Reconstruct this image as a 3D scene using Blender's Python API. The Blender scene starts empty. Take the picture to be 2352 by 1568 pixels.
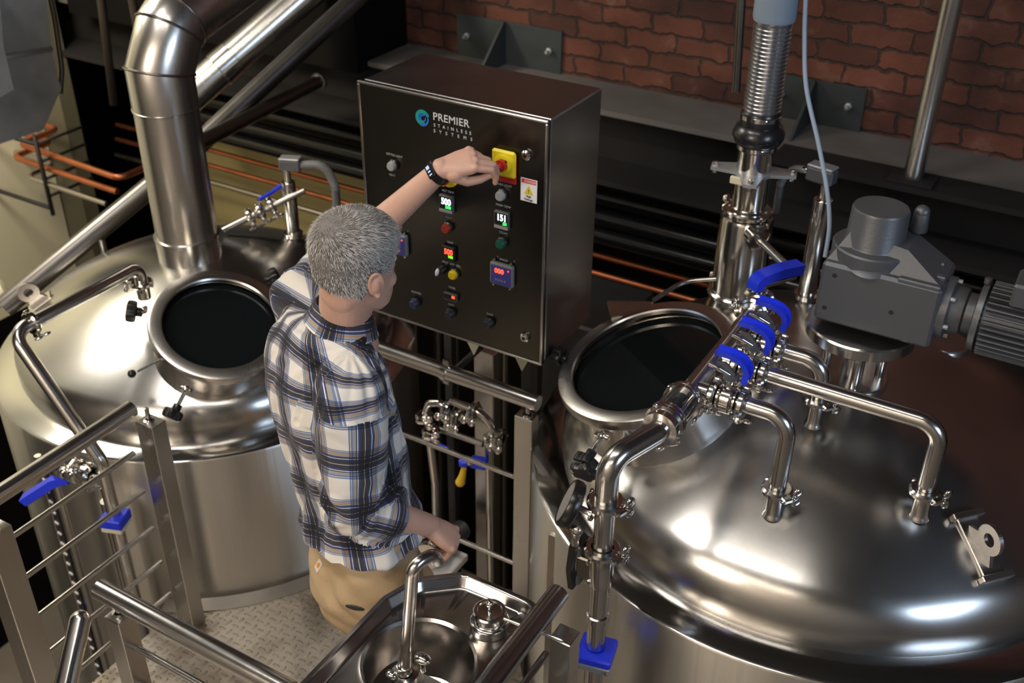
import bpy, math, random
import numpy as np
from mathutils import Vector, Matrix, noise
random.seed(7)
R = math.radians
# ------------------------------------------------------------------ camera
F_PX = 2477.46
MW = np.array([[0.8601, 0.2767, -0.4286], [0.5101, -0.4519, 0.7318], [0.0088, -0.8481, -0.5298]])
CH = 2.75
def ray(px, py): return MW @ np.array([px - 1176.0, py - 784.0, F_PX])
def PZ(px, py, z): r = ray(px, py); t = (z - CH) / r[2]; return Vector((t*r[0], t*r[1], z))
def PY(px, py, y): r = ray(px, py); t = y / r[1]; return Vector((t*r[0], y, CH + t*r[2]))
def PX(px, py, x): r = ray(px, py); t = x / r[0]; return Vector((x, t*r[1], CH + t*r[2]))
sc = bpy.context.scene
C = sc.collection
cd = bpy.data.cameras.new('camera'); cam = bpy.data.objects.new('camera', cd); C.objects.link(cam)
cd.sensor_width = 36; cd.lens = F_PX/2352*36; cd.clip_start = 0.05; cd.clip_end = 60
_U, _s, _V = np.linalg.svd(MW); M_ = _U @ _V
cam.matrix_world = Matrix(((M_[0,0], -M_[0,1], -M_[0,2], 0), (M_[1,0], -M_[1,1], -M_[1,2], 0), (M_[2,0], -M_[2,1], -M_[2,2], CH), (0,0,0,1)))
sc.camera = cam
cd.dof.use_dof = True; cd.dof.focus_distance = 2.25; cd.dof.aperture_fstop = 4.5
sc.view_settings.view_transform = 'Standard'; sc.view_settings.look = 'None'
sc.view_settings.gamma = 1; sc.view_settings.use_curve_mapping = False
sc.view_settings.exposure = 0.0
# ------------------------------------------------------------------ world and lamps
w = bpy.data.worlds.new('world'); sc.world = w; w.use_nodes = True
w.node_tree.nodes['Background'].inputs[0].default_value = (0.86, 0.88, 0.92, 1)
w.node_tree.nodes['Background'].inputs[1].default_value = 0.05
def area(name, loc, target, sx, sy, power, col, spread=180):
    l = bpy.data.lights.new(name, 'AREA'); l.shape = 'RECTANGLE'; l.size = sx; l.size_y = sy
    l.energy = power; l.color = col; l.spread = R(spread)
    o = bpy.data.objects.new(name, l); C.objects.link(o); o.location = loc
    d = (Vector(target) - Vector(loc)); o.rotation_euler = d.to_track_quat('-Z', 'Y').to_euler(); return o
WARM = (1, .85, .68); COOL = (.62, .78, 1); NEUT = (1, .93, .84)
area('left_window_light', (-5.35, 1.9, 3.6), (-2.6, 2.1, .7), 1.4, 2.1, 105, (1, .93, .82))
area('ceiling_lamp', (-2.6, .4, 4.9), (-1.8, 1.3, 0), 1.0, .5, 40, NEUT)
area('ceiling_lamp_tube', (-1.2, .3, 4.9), (-1.2, .5, 0), 2.6, .12, 34, NEUT)
area('window_daylight', (5.6, -.4, 3.6), (-.6, 2.0, .8), 3.0, 2.0, 190, COOL)
area('olive_wall_lamp', (-4.2, 2.3, 2.3), (-4.8, 4.0, .2), .4, .4, 38, (1, .88, .62))
area('warm_front_fill', (-2.2, -2.2, 3.2), (-1.8, 1.9, .3), 1.4, .8, 60, WARM)  # added unseen fill that warms the object fronts and the platform
area('front_wall_fill', (-1.2, -2.6, 4.4), (-1.2, -4.2, 0.5), 3.5, .5, 150, WARM)  # added unseen fill: brightens the front wall so steel reflects warm tan

# ------------------------------------------------------------------ tagging
def tag(o, label=None, cat=None, group=None, kind=None):
    if label: o['label'] = label
    if cat: o['category'] = cat
    if group: o['group'] = group
    if kind: o['kind'] = kind
    return o
def thing(name, label, cat, loc=(0,0,0), group=None):
    o = bpy.data.objects.new(name, None); C.objects.link(o); o.location = loc; o.empty_display_size = .05
    return tag(o, label, cat, group)
# ------------------------------------------------------------------ mesh builder
def frame(d):
    d = Vector(d).normalized()
    u = d.orthogonal().normalized() if abs(d.z) > .999 else Vector((0,0,1)).cross(d).normalized()
    return u, d.cross(u).normalized(), d
class MB:
    def __init__(s): s.v = []; s.f = []; s.sm = []; s.mi = []; s.m = 0
    def add(s, vs, fs, smooth=True):
        b = len(s.v); s.v += [tuple(q) for q in vs]
        for q in fs: s.f.append(tuple(b+i for i in q)); s.sm.append(smooth); s.mi.append(s.m)
        return s
    def lathe(s, prof, c=(0,0,0), axis=(0,0,1), n=48, a0=0, a1=360, u=None, smooth=True):
        U, V, W = frame(axis)
        if u is not None: U = Vector(u).normalized(); V = W.cross(U)
        c = Vector(c); full = abs(a1-a0) >= 360; m = n if full else n+1
        vs = []; 
        for r, h in prof:
            for k in range(m):
                a = R(a0 + (a1-a0)*k/n); vs.append(c + U*(r*math.cos(a)) + V*(r*math.sin(a)) + W*h)
        fs = []
        for i in range(len(prof)-1):
            for k in range(n):
                k2 = (k+1) % m
                fs.append((i*m+k, i*m+k2, (i+1)*m+k2, (i+1)*m+k))
        s.add(vs, fs, smooth)
        return s
    def cyl(s, a, b, r, n=24, r2=None, bev=None, cap=True):
        a = Vector(a); b = Vector(b); L = (b-a).length; r2 = r if r2 is None else r2
        e = min(r, L)*.12 if bev is None else bev
        e = min(e, L*.45, r*.5, r2*.5)
        pr = [(r-e, 0), (r-e*.3, e*.3), (r, e), (r2, L-e), (r2-e*.3, L-e*.3), (r2-e, L)] if e > 0 else [(r, 0), (r2, L)]
        if cap: pr = [(0, 0)] + pr + [(0, L)]
        return s.lathe(pr, a, b-a, n)
    def tube(s, pts, r, n=16, cap=True, radii=None, closed=False):
        P = [Vector(p) for p in pts]; m = len(P)
        T = []
        for i in range(m):
            a = P[(i-1) % m] if closed else P[max(i-1, 0)]; b = P[(i+1) % m] if closed else P[min(i+1, m-1)]
            T.append((b-a).normalized())
        U, _, _ = frame(T[0]); vs = []
        for i in range(m):
            t = T[i]; U = (U - t*U.dot(t)).normalized(); V = t.cross(U)
            rr = radii[i] if radii else r
            for k in range(n):
                a = 2*math.pi*k/n; vs.append(P[i] + U*(rr*math.cos(a)) + V*(rr*math.sin(a)))
        fs = []
        for i in range(m if closed else m-1):
            j = (i+1) % m
            for k in range(n): fs.append((i*n+k, i*n+(k+1) % n, j*n+(k+1) % n, j*n+k))
        s.add(vs, fs, True)
        if cap and not closed:
            s.add([vs[k] for k in range(n)], [tuple(range(n))[::-1]], False)
            s.add([vs[(m-1)*n+k] for k in range(n)], [tuple(range(n))], False)
        return s
    def box(s, c, size, rot=None, bev=0.0):
        c = Vector(c); hx, hy, hz = [q/2 for q in size]; M = rot if rot is not None else Matrix.Identity(3)
        if isinstance(M, Matrix) and len(M) == 4: M = M.to_3x3()
        b = min(bev, hx*.9, hy*.9, hz*.9)
        if b <= 0:
            vs = [c + M @ Vector((x, y, z)) for x in (-hx, hx) for y in (-hy, hy) for z in (-hz, hz)]
            return s.add(vs, [(0,1,3,2), (4,6,7,5), (0,4,5,1), (2,3,7,6), (0,2,6,4), (1,5,7,3)], False)
        vs = []; idx = {}
        for x in (-1, 1):
            for y in (-1, 1):
                for z in (-1, 1):
                    for k in range(3):
                        p = [x*hx, y*hy, z*hz]
                        for j in range(3):
                            if j != k: p[j] -= (x, y, z)[j]*b
                        idx[(x, y, z, k)] = len(vs); vs.append(c + M @ Vector(p))
        fs = []
        for k in range(3):
            o = [j for j in range(3) if j != k]
            for sg in (-1, 1):
                q = []
                for a_, b_ in ((-1,-1), (1,-1), (1,1), (-1,1)):
                    t = [0,0,0]; t[k] = sg; t[o[0]] = a_; t[o[1]] = b_; q.append(idx[(*t, k)])
                if (sg > 0) == (k == 1): q = q[::-1]
                fs.append(tuple(q))
        for k in range(3):      # edges along k
            o = [j for j in range(3) if j != k]
            for a_ in (-1, 1):
                for b_ in (-1, 1):
                    def g(sk, kk):
                        t = [0,0,0]; t[k] = sk; t[o[0]] = a_; t[o[1]] = b_; return idx[(*t, kk)]
                    fs.append((g(-1, o[0]), g(1, o[0]), g(1, o[1]), g(-1, o[1])))
        for x in (-1, 1):
            for y in (-1, 1):
                for z in (-1, 1): fs.append((idx[(x,y,z,0)], idx[(x,y,z,1)], idx[(x,y,z,2)]))
        return s.add(vs, fs, False)
    def prism(s, poly, thick, origin, ux, uy, smooth=False):
        """polygon in plane (ux,uy) through origin, extruded by thick along ux x uy"""
        o = Vector(origin); ux = Vector(ux).normalized(); uy = Vector(uy).normalized(); n = ux.cross(uy)*thick
        k = len(poly); vs = [o + ux*a + uy*b for a, b in poly]; vs += [q + n for q in vs]
        fs = [tuple(range(k))[::-1], tuple(range(k, 2*k))]
        s.add(vs, fs, False)
        s.add(vs, [(i, (i+1) % k, (i+1) % k + k, i + k) for i in range(k)], smooth)
        return s
    def ball(s, c, r, n=20, sc=(1,1,1), rot=None):
        M = rot if rot is not None else Matrix.Identity(3); c = Vector(c); vs = []; m = n//2
        for i in range(m+1):
            t = math.pi*i/m
            for k in range(n):
                a = 2*math.pi*k/n
                vs.append(c + M @ Vector((r*sc[0]*math.sin(t)*math.cos(a), r*sc[1]*math.sin(t)*math.sin(a), r*sc[2]*math.cos(t))))
        return s.add(vs, [(i*n+k, i*n+(k+1) % n, (i+1)*n+(k+1) % n, (i+1)*n+k) for i in range(m) for k in range(n)], True)
    def build(s, name, mats, parent=None, fix=True):
        me = bpy.data.meshes.new(name); me.from_pydata(s.v, [], s.f)
        if not isinstance(mats, (list, tuple)): mats = [mats]
        for m in mats: me.materials.append(m)
        me.polygons.foreach_set('use_smooth', s.sm); me.polygons.foreach_set('material_index', s.mi); me.update()
        import bmesh
        bm = bmesh.new(); bm.from_mesh(me); bmesh.ops.remove_doubles(bm, verts=bm.verts, dist=1e-6)
        if fix: bmesh.ops.recalc_face_normals(bm, faces=bm.faces)
        for e in bm.edges:
            if len(e.link_faces) == 2 and e.link_faces[0].normal.angle(e.link_faces[1].normal, 0) > R(38): e.smooth = False
        org = Vector((0,0,0))
        if parent is None:
            xs = [v.co for v in bm.verts]
            org = Vector(((min(q.x for q in xs)+max(q.x for q in xs))/2, (min(q.y for q in xs)+max(q.y for q in xs))/2, min(q.z for q in xs)))
        else:
            pr = parent; org = Vector((0,0,0))
            while pr is not None: org += pr.location; pr = pr.parent
        bmesh.ops.translate(bm, verts=bm.verts, vec=-org)
        bm.to_mesh(me); bm.free()
        o = bpy.data.objects.new(name, me); C.objects.link(o)
        if parent is not None: o.parent = parent
        else: o.location = org
        return o
def bend(pts, rad, n=8):
    """polyline with rounded corners"""
    P = [Vector(p) for p in pts]; out = [P[0]]
    for i in range(1, len(P)-1):
        r = rad[i-1] if isinstance(rad, (list, tuple)) else rad
        a = (P[i-1]-P[i]).normalized(); b = (P[i+1]-P[i]).normalized()
        ang = a.angle(b); t = min(r/math.tan(ang/2), (P[i-1]-P[i]).length*.49, (P[i+1]-P[i]).length*.49)
        p0 = P[i]+a*t; p1 = P[i]+b*t; rr = t*math.tan(ang/2)
        c = P[i] + (a+b).normalized()*(rr/math.sin(ang/2)); v0 = p0-c; v1 = p1-c; th = v0.angle(v1)
        for k in range(n+1):
            q = k/n; out.append(c + (v0*math.sin((1-q)*th) + v1*math.sin(q*th))/math.sin(th))
    out.append(P[-1]); return out
def circle(c, axis, r, n=24):
    U, V, W = frame(axis); return [Vector(c) + U*(r*math.cos(2*math.pi*k/n)) + V*(r*math.sin(2*math.pi*k/n)) for k in range(n)]
def lerp(a, b, t): return Vector(a)*(1-t) + Vector(b)*t
# ------------------------------------------------------------------ materials
def radial_brush(m, an):
    nt = m.node_tree; b = nt.nodes['Principled BSDF']; t = nt.nodes.new('ShaderNodeTangent'); t.direction_type = 'RADIAL'; t.axis = 'Z'
    nt.links.new(t.outputs[0], b.inputs['Tangent']); b.inputs['Anisotropic'].default_value = an; b.inputs['Anisotropic Rotation'].default_value = .25
def mat(name, col, rough=.5, metal=0, bump=0, bscale=20, var=0, vscale=5, coord='Object', stretch=None, aniso=0, emit=None, estr=1, rvar=0, coat=0, spec=.5, ior=1.5):
    m = bpy.data.materials.new(name); m.use_nodes = True; nt = m.node_tree; b = nt.nodes['Principled BSDF']
    b.inputs['Base Color'].default_value = (*col, 1); b.inputs['Roughness'].default_value = rough; b.inputs['Metallic'].default_value = metal
    b.inputs['Specular IOR Level'].default_value = spec
    if aniso: b.inputs['Anisotropic'].default_value = aniso
    if coat: b.inputs['Coat Weight'].default_value = coat; b.inputs['Coat Roughness'].default_value = .1
    if emit: b.inputs['Emission Color'].default_value = (*emit, 1); b.inputs['Emission Strength'].default_value = estr
    if bump or var or rvar:
        tc = nt.nodes.new('ShaderNodeTexCoord'); mp = nt.nodes.new('ShaderNodeMapping')
        nt.links.new(tc.outputs[coord], mp.inputs[0])
        if stretch: mp.inputs['Scale'].default_value = stretch
        def nz(sc_, det=5):
            n = nt.nodes.new('ShaderNodeTexNoise'); n.inputs['Scale'].default_value = sc_; n.inputs['Detail'].default_value = det
            nt.links.new(mp.outputs[0], n.inputs['Vector']); return n
        if bump:
            n = nz(bscale); bp = nt.nodes.new('ShaderNodeBump'); bp.inputs['Strength'].default_value = bump; bp.inputs['Distance'].default_value = .01
            nt.links.new(n.outputs['Fac'], bp.inputs['Height']); nt.links.new(bp.outputs[0], b.inputs['Normal'])
        if var:
            n = nz(vscale); mx = nt.nodes.new('ShaderNodeMix'); mx.data_type = 'RGBA'
            mx.inputs[6].default_value = (*[max(0, q*(1-var)) for q in col], 1); mx.inputs[7].default_value = (*[min(1, q*(1+var)) for q in col], 1)
            nt.links.new(n.outputs['Fac'], mx.inputs[0]); nt.links.new(mx.outputs[2], b.inputs['Base Color'])
        if rvar:
            n = nz(vscale*2); mr = nt.nodes.new('ShaderNodeMapRange'); mr.inputs['To Min'].default_value = max(0, rough-rvar); mr.inputs['To Max'].default_value = rough+rvar
            nt.links.new(n.outputs['Fac'], mr.inputs['Value']); nt.links.new(mr.outputs[0], b.inputs['Roughness'])
    return m
ST = (.63, .615, .595)
steel = mat('polished_steel', ST, .21, 1, bump=.02, bscale=30, rvar=.05, vscale=6)
steel_b = mat('brushed_steel', (.58, .56, .535), .27, 1, rvar=.07, vscale=2.5, bump=.05, bscale=9, stretch=(1, 1, .2))
steel_d = mat('dome_steel', (.58, .57, .555), .25, 1, rvar=.05, vscale=3, bump=.02, bscale=5)
radial_brush(steel_d, .55)
steel_r = mat('ring_steel', (.57, .56, .545), .13, 1, rvar=.04, vscale=3, bump=.03, bscale=4)
steel_c = mat('cladding_steel', (.68, .65, .60), .34, 1, rvar=.10, vscale=4.5, bump=.35, bscale=9, stretch=(1, 1, .015)); radial_brush(steel_c, .75)
steel_f = mat('flue_steel', (.64, .61, .575), .27, 1, rvar=.07, vscale=4, bump=.04, bscale=14, stretch=(1, 1, .05))
steel_k = mat('dark_steel', (.17, .16, .15), .36, 1, rvar=.08, vscale=4)
chrome = mat('bright_fitting', (.68, .66, .63), .16, 1, rvar=.04, vscale=20)
cast = mat('cast_aluminium_paint', (.125, .133, .148), .42, .5, bump=.05, bscale=120)
galv = mat('galvanised_sheet', (.42, .44, .46), .42, .6, var=.25, vscale=9, rvar=.08)
blackp = mat('black_plastic', (.012, .012, .013), .28)
blackg = mat('black_glossy_insulation', (.005, .005, .006), .22, coat=.12, bump=.15, bscale=6, spec=.35)
blackm = mat('black_matt', (.02, .02, .022), .55, var=.3)
rubber = mat('black_rubber', (.012, .013, .016), .3, coat=.25)
blue = mat('blue_plastic', (.018, .045, .80), .33, bump=.02, bscale=80)
bluel = mat('blue_cable', (.28, .36, .48), .45)
copper = mat('copper_pipe', (.62, .21, .10), .3, .9, var=.45, vscale=8)
brass = mat('old_brass', (.60, .47, .28), .3, .85, var=.2, vscale=30)
beam_m = mat('beam_paint', (.022, .020, .020), .85, var=.4, vscale=3, bump=.1, bscale=30, spec=.12)
ledge_m = mat('pale_ledge', (.14, .128, .12), .95, var=.3, vscale=5, spec=.15)  # top flange colour, paler than the rest of the beam
brack_m = mat('bracket_paint', (.035, .042, .045), .45, var=.25, vscale=8)
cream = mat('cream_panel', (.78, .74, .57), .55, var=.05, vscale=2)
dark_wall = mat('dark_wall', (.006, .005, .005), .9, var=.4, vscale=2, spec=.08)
conc = mat('concrete', (.22, .19, .16), .8, var=.3, vscale=3)
glassd = mat('dark_glass', (.006, .008, .009), .04, spec=.6)
yellow = mat('yellow_plastic', (.80, .66, .02), .4)
red = mat('red_plastic', (.50, .02, .015), .35)
white_e = mat('white_paint', (.78, .78, .8), .5)
# ------------------------------------------------------------------ the setting
def brick_mat():
    m = bpy.data.materials.new('old_brick'); m.use_nodes = True; nt = m.node_tree; b = nt.nodes['Principled BSDF']
    N = nt.nodes.new; L = nt.links.new
    tc = N('ShaderNodeTexCoord'); mp = N('ShaderNodeMapping'); mp.inputs['Rotation'].default_value = (R(-90), 0, 0)
    L(tc.outputs['Object'], mp.inputs[0])
    wn = N('ShaderNodeTexNoise'); wn.inputs['Scale'].default_value = 16; wn.inputs['Detail'].default_value = 8; L(mp.outputs[0], wn.inputs['Vector'])
    sub = N('ShaderNodeVectorMath'); sub.operation = 'SUBTRACT'; sub.inputs[1].default_value = (.5,.5,.5); L(wn.outputs['Color'], sub.inputs[0])
    scl = N('ShaderNodeVectorMath'); scl.operation = 'SCALE'; scl.inputs['Scale'].default_value = .05; L(sub.outputs[0], scl.inputs[0])
    ad = N('ShaderNodeVectorMath'); L(mp.outputs[0], ad.inputs[0]); L(scl.outputs[0], ad.inputs[1])
    br = N('ShaderNodeTexBrick'); L(ad.outputs[0], br.inputs['Vector'])
    br.inputs['Color1'].default_value = (.175, .058, .034, 1); br.inputs['Color2'].default_value = (.075, .027, .019, 1); br.inputs['Mortar'].default_value = (.055, .032, .026, 1)
    br.inputs['Scale'].default_value = 1; br.inputs['Brick Width'].default_value = .24; br.inputs['Row Height'].default_value = .082
    br.inputs['Mortar Size'].default_value = .007; br.inputs['Mortar Smooth'].default_value = .6; br.inputs['Bias'].default_value = -.1
    n2 = N('ShaderNodeTexNoise'); n2.inputs['Scale'].default_value = 6; n2.inputs['Detail'].default_value = 9; n2.inputs['Roughness'].default_value = .7; L(mp.outputs[0], n2.inputs['Vector'])
    rp = N('ShaderNodeValToRGB'); rp.color_ramp.elements[0].position = .58; rp.color_ramp.elements[1].position = .72; L(n2.outputs['Fac'], rp.inputs[0])
    mx = N('ShaderNodeMix'); mx.data_type = 'RGBA'; mx.inputs[7].default_value = (.20, .125, .095, 1)
    mm = N('ShaderNodeMath'); mm.operation = 'MULTIPLY'; mm.inputs[1].default_value = .6; L(rp.outputs[0], mm.inputs[0])
    L(mm.outputs[0], mx.inputs[0]); L(br.outputs['Color'], mx.inputs[6])
    n3 = N('ShaderNodeTexNoise'); n3.inputs['Scale'].default_value = 3; n3.inputs['Detail'].default_value = 7; L(mp.outputs[0], n3.inputs['Vector'])
    r3 = N('ShaderNodeMapRange'); r3.inputs['From Min'].default_value = .3; r3.inputs['From Max'].default_value = .7; r3.inputs['To Min'].default_value = .35; r3.inputs['To Max'].default_value = 1.15; L(n3.outputs['Fac'], r3.inputs['Value'])
    m2 = N('ShaderNodeVectorMath'); m2.operation = 'SCALE'; L(mx.outputs[2], m2.inputs[0]); L(r3.outputs[0], m2.inputs['Scale'])
    L(m2.outputs[0], b.inputs['Base Color']); b.inputs['Roughness'].default_value = .85
    bp = N('ShaderNodeBump'); bp.inputs['Strength'].default_value = .9; bp.inputs['Distance'].default_value = .02
    hh = N('ShaderNodeMath'); hh.operation = 'SUBTRACT'; L(n2.outputs['Fac'], hh.inputs[0]); L(br.outputs['Fac'], hh.inputs[1])
    L(hh.outputs[0], bp.inputs['Height']); L(bp.outputs[0], b.inputs['Normal'])
    return m
def plate_mat():
    """tread plate: rows of alternating raised lozenges"""
    m = bpy.data.materials.new('tread_plate'); m.use_nodes = True; nt = m.node_tree; b = nt.nodes['Principled BSDF']
    N = nt.nodes.new; L = nt.links.new
    tc = N('ShaderNodeTexCoord'); sp = N('ShaderNodeSeparateXYZ'); L(tc.outputs['Object'], sp.inputs[0])
    def mth(op, a, c=None):
        q = N('ShaderNodeMath'); q.operation = op
        for i, x in enumerate((a, c)):
            if x is None: continue
            if isinstance(x, (int, float)): q.inputs[i].default_value = x
            else: L(x, q.inputs[i])
        return q.outputs[0]
    P = .029
    u = mth('DIVIDE', sp.outputs[0], P); v = mth('DIVIDE', sp.outputs[1], P)
    par = mth('MODULO', mth('ADD', mth('FLOOR', u), mth('FLOOR', v)), 2)
    par = mth('ABSOLUTE', par)
    fu = mth('ABSOLUTE', mth('SUBTRACT', mth('FRACT', u), .5)); fv = mth('ABSOLUTE', mth('SUBTRACT', mth('FRACT', v), .5))
    def loz(a, c): # long along a, thin along c
        return mth('SUBTRACT', 1, mth('ADD', mth('POWER', mth('DIVIDE', a, .48), 2), mth('POWER', mth('DIVIDE', c, .17), 2)))
    h = mth('ADD', mth('MULTIPLY', loz(fu, fv), par), mth('MULTIPLY', loz(fv, fu), mth('SUBTRACT', 1, par)))
    h = mth('MINIMUM', mth('MAXIMUM', h, 0), .6)
    bp = N('ShaderNodeBump'); bp.inputs['Strength'].default_value = 1.0; bp.inputs['Distance'].default_value = .007; L(h, bp.inputs['Height']); L(bp.outputs[0], b.inputs['Normal'])
    n = N('ShaderNodeTexNoise'); n.inputs['Scale'].default_value = 5; n.inputs['Detail'].default_value = 8; L(tc.outputs['Object'], n.inputs['Vector'])
    cr = N('ShaderNodeValToRGB'); cr.color_ramp.elements[0].position = .36; cr.color_ramp.elements[0].color = (.20, .165, .13, 1); cr.color_ramp.elements[1].position = .56; cr.color_ramp.elements[1].color = (.50, .46, .405, 1)
    L(n.outputs['Fac'], cr.inputs[0]); L(cr.outputs[0], b.inputs['Base Color'])
    b.inputs['Metallic'].default_value = .6; b.inputs['Roughness'].default_value = .42
    return m
WY = 4.3
def struct(name, mb, m): return tag(mb.build(name, m), kind='structure')
b = MB(); b.box((-1, WY+.15, 3.3), (14, .3, 4.4)); wall = struct('wall_back', b, brick_mat())
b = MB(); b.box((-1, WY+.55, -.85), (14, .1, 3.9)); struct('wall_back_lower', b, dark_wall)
b = MB(); b.box((-4.65, WY+.40, -1.15), (1.9, .16, 3.3), bev=.01); tag(b.build('olive_panel', mat('olive_panel', (.50, .42, .20), .6, var=.1, vscale=2)), 'olive yellow panel behind the copper pipes, left of the cabinet', 'panel')
b = MB(); b.box((-1, 1, -2.85), (16, 10, .1)); struct('floor_lower', b, conc)
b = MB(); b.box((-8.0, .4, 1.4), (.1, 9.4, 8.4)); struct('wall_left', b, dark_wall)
b = MB(); b.box((6.0, .4, 1.4), (.1, 9.4, 8.4)); struct('wall_right', b, mat('plaster_right', (.24, .21, .19), .8))
b = MB(); b.box((-1, -4.3, 1.4), (14, .1, 8.4)); struct('wall_front', b, mat('plaster_front', (.52, .47, .41), .8))
b = MB(); b.box((-1, .4, 5.55), (14, 9.6, .1)); struct('ceiling', b, mat('dark_ceiling', (.05, .046, .044), .8, var=.5, vscale=1.5))
# dark painted pier at the back left
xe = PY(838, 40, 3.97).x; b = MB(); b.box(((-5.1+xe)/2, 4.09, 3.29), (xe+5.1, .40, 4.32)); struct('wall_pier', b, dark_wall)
# platform
TC1 = Vector((-2.745, 2.43, 0)); TC2 = Vector((-.48, 2.64, 0)); R1 = .775; R2 = .858
b = MB(); b.m = 0
xs = np.linspace(-2.32, -.86, 60)
# plate with a round cut-out for the left tank: built as strips
vs = []; fs = []
for i, x in enumerate(xs):
    y1 = 2.30
    dx = x - TC1.x; rr = R1+.018
    if abs(dx) < rr: y1 = min(y1, TC1.y - math.sqrt(rr*rr-dx*dx))
    dx = x - TC2.x; rr = R2+.03
    if abs(dx) < rr: y1 = min(y1, TC2.y - math.sqrt(rr*rr-dx*dx))
    vs += [(x, -1.2, 0), (x, y1, 0), (x, -1.2, -.03), (x, y1, -.03)]
for i in range(len(xs)-1):
    a = i*4; c = a+4; fs += [(a, c, c+1, a+1), (a+2, a+3, c+3, c+2), (a+1, c+1, c+3, a+3), (a, a+2, c+2, c)]
b.add(vs, fs, False); struct('floor', b, plate_mat())
# rim strip following the tank
b = MB(); b.lathe([(R1+.018, .004), (R1+.080, .004), (R1+.080, .0), (R1+.018, 0)], TC1, (0,0,1), 32, 297, 342, u=(1,0,0)); tag(b.build('trim_1', mat('curb_steel', (.36, .34, .32), .4, .8, var=.2, vscale=8)), kind='structure')
# ------------------------------------------------------------------ beam on the wall
LZ = 1.17
b = MB()
b.box((-1.2, 3.97+.165, LZ-.012), (8.6, .33, .024)); 
bm_ = thing('steel_beam', 'long dark steel beam with a paler top flange running along the brick wall', 'beam', (-1.2, 4.1, .8))
b.build('top_flange', ledge_m, bm_)
b = MB(); b.box((-1.2, 4.13, LZ-.15), (8.6, .03, .26)); b.build('web', beam_m, bm_)
b = MB(); b.box((-1.2, 4.05, LZ-.285), (8.6, .34, .024)); b.build('bottom_flange', beam_m, bm_)
def bracket(px0, py0, px1, lab):
    p = PY(px0, py0, WY-.01); q = PY(px1, py0+43, WY-.01); x0, x1 = p.x, q.x; top = p.z
    t = thing('beam_bracket', lab, 'bracket', ((x0+x1)/2, WY-.01, LZ), 'triangular brackets over the beam')
    m = MB(); m.box(((x0+x1)/2, WY-.008, (top+LZ)/2+.0), (x1-x0, .014, top-LZ), bev=.002); m.build('back_plate', brack_m, t)
    xc = x0 + (x1-x0)*.46
    m = MB(); m.prism([(0, .002), (-.24, .002), (-.02, top-LZ), (0, top-LZ)], .012, (xc, WY-.016, LZ), (0,1,0), (0,0,1)); m.build('gusset', brack_m, t)
    for x in (x0+.06, x1-.06):
        m = MB(); m.cyl((x, WY-.015, LZ+.1), (x, WY-.03, LZ+.1), .016, 6); m.cyl((x, WY-.03, LZ+.1), (x, WY-.052, LZ+.1), .008, 12); m.build('bolt', galv, t)
bracket(1050, 30, 1292, 'dark triangular wall bracket on the beam directly above the control cabinet')
bracket(1770, 165, 1992, 'dark triangular wall bracket behind the corrugated vent hose, right of the cabinet')
# steel post standing on the beam
b = MB(); pb = PZ(2093, 408, LZ-.27+.012); pb = Vector((-.705, 4.0, LZ-.27)); 
pb = PY(2097, 408, 3.90); pb.z = LZ+.005
b = MB(); b.box((.99, 3.91, LZ-.006), (4.2, .17, .022)); b.build('front_plate', beam_m, bm_); b = MB()
t = thing('steel_post', 'slim round steel post rising from the beam at the right of the brick wall', 'post', pb)
b.cyl(pb, pb+Vector((0,0,4.5)), .036, 28, bev=0); b.build('pole', steel_b, t)
b = MB(); b.box(pb+Vector((0,0,.006)), (.16, .13, .012), bev=.002); b.build('base_plate', beam_m, t)
# ------------------------------------------------------------------ pipes along the wall
CX = PY(160, 548, 3.8).x
def pipe(name, pts, r, m, label, cat='pipe', group=None, rad=.06, n=16, brackets=0, parent=None):
    b = MB(); b.tube(bend(pts, rad), r, n); o = b.build(name, m, parent)
    if parent is None: tag(o, label, cat, group)
    return o
for (py, y, r, lab) in ((283, 4.12, .047, 'topmost black glossy insulated pipe under the beam'), (325, 4.10, .045, 'second black glossy insulated pipe from the top, under the beam'),
                       (362, 4.08, .038, 'third black glossy insulated pipe, just above the copper pipes')):
    z = PY(700, py, y).z
    pipe('insulated_pipe', [(-4.6, y, z), (3.2, y, z)], r, blackg, lab, group='black insulated pipes under the beam')
gcp = 'copper pipes along the wall'
for (px, py, z, lab) in ((485, 345, .30, 'upper copper pipe running along the back wall to behind the cabinet'), (485, 380, .23, 'lower copper pipe running along the back wall below another copper pipe')):
    p = PZ(px, py, z)
    pipe('copper_pipe', [(p.x-.8, p.y, z), (p.x+3.8, p.y, z)], .014, copper, lab, group=gcp)
p = PZ(485, 418, .16); pipe('grey_pipe', [(p.x-.8, p.y, .16), (p.x+3.6, p.y, .16)], .014, steel_b, 'thin pale steel pipe on the back wall below the two copper pipes')
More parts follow.
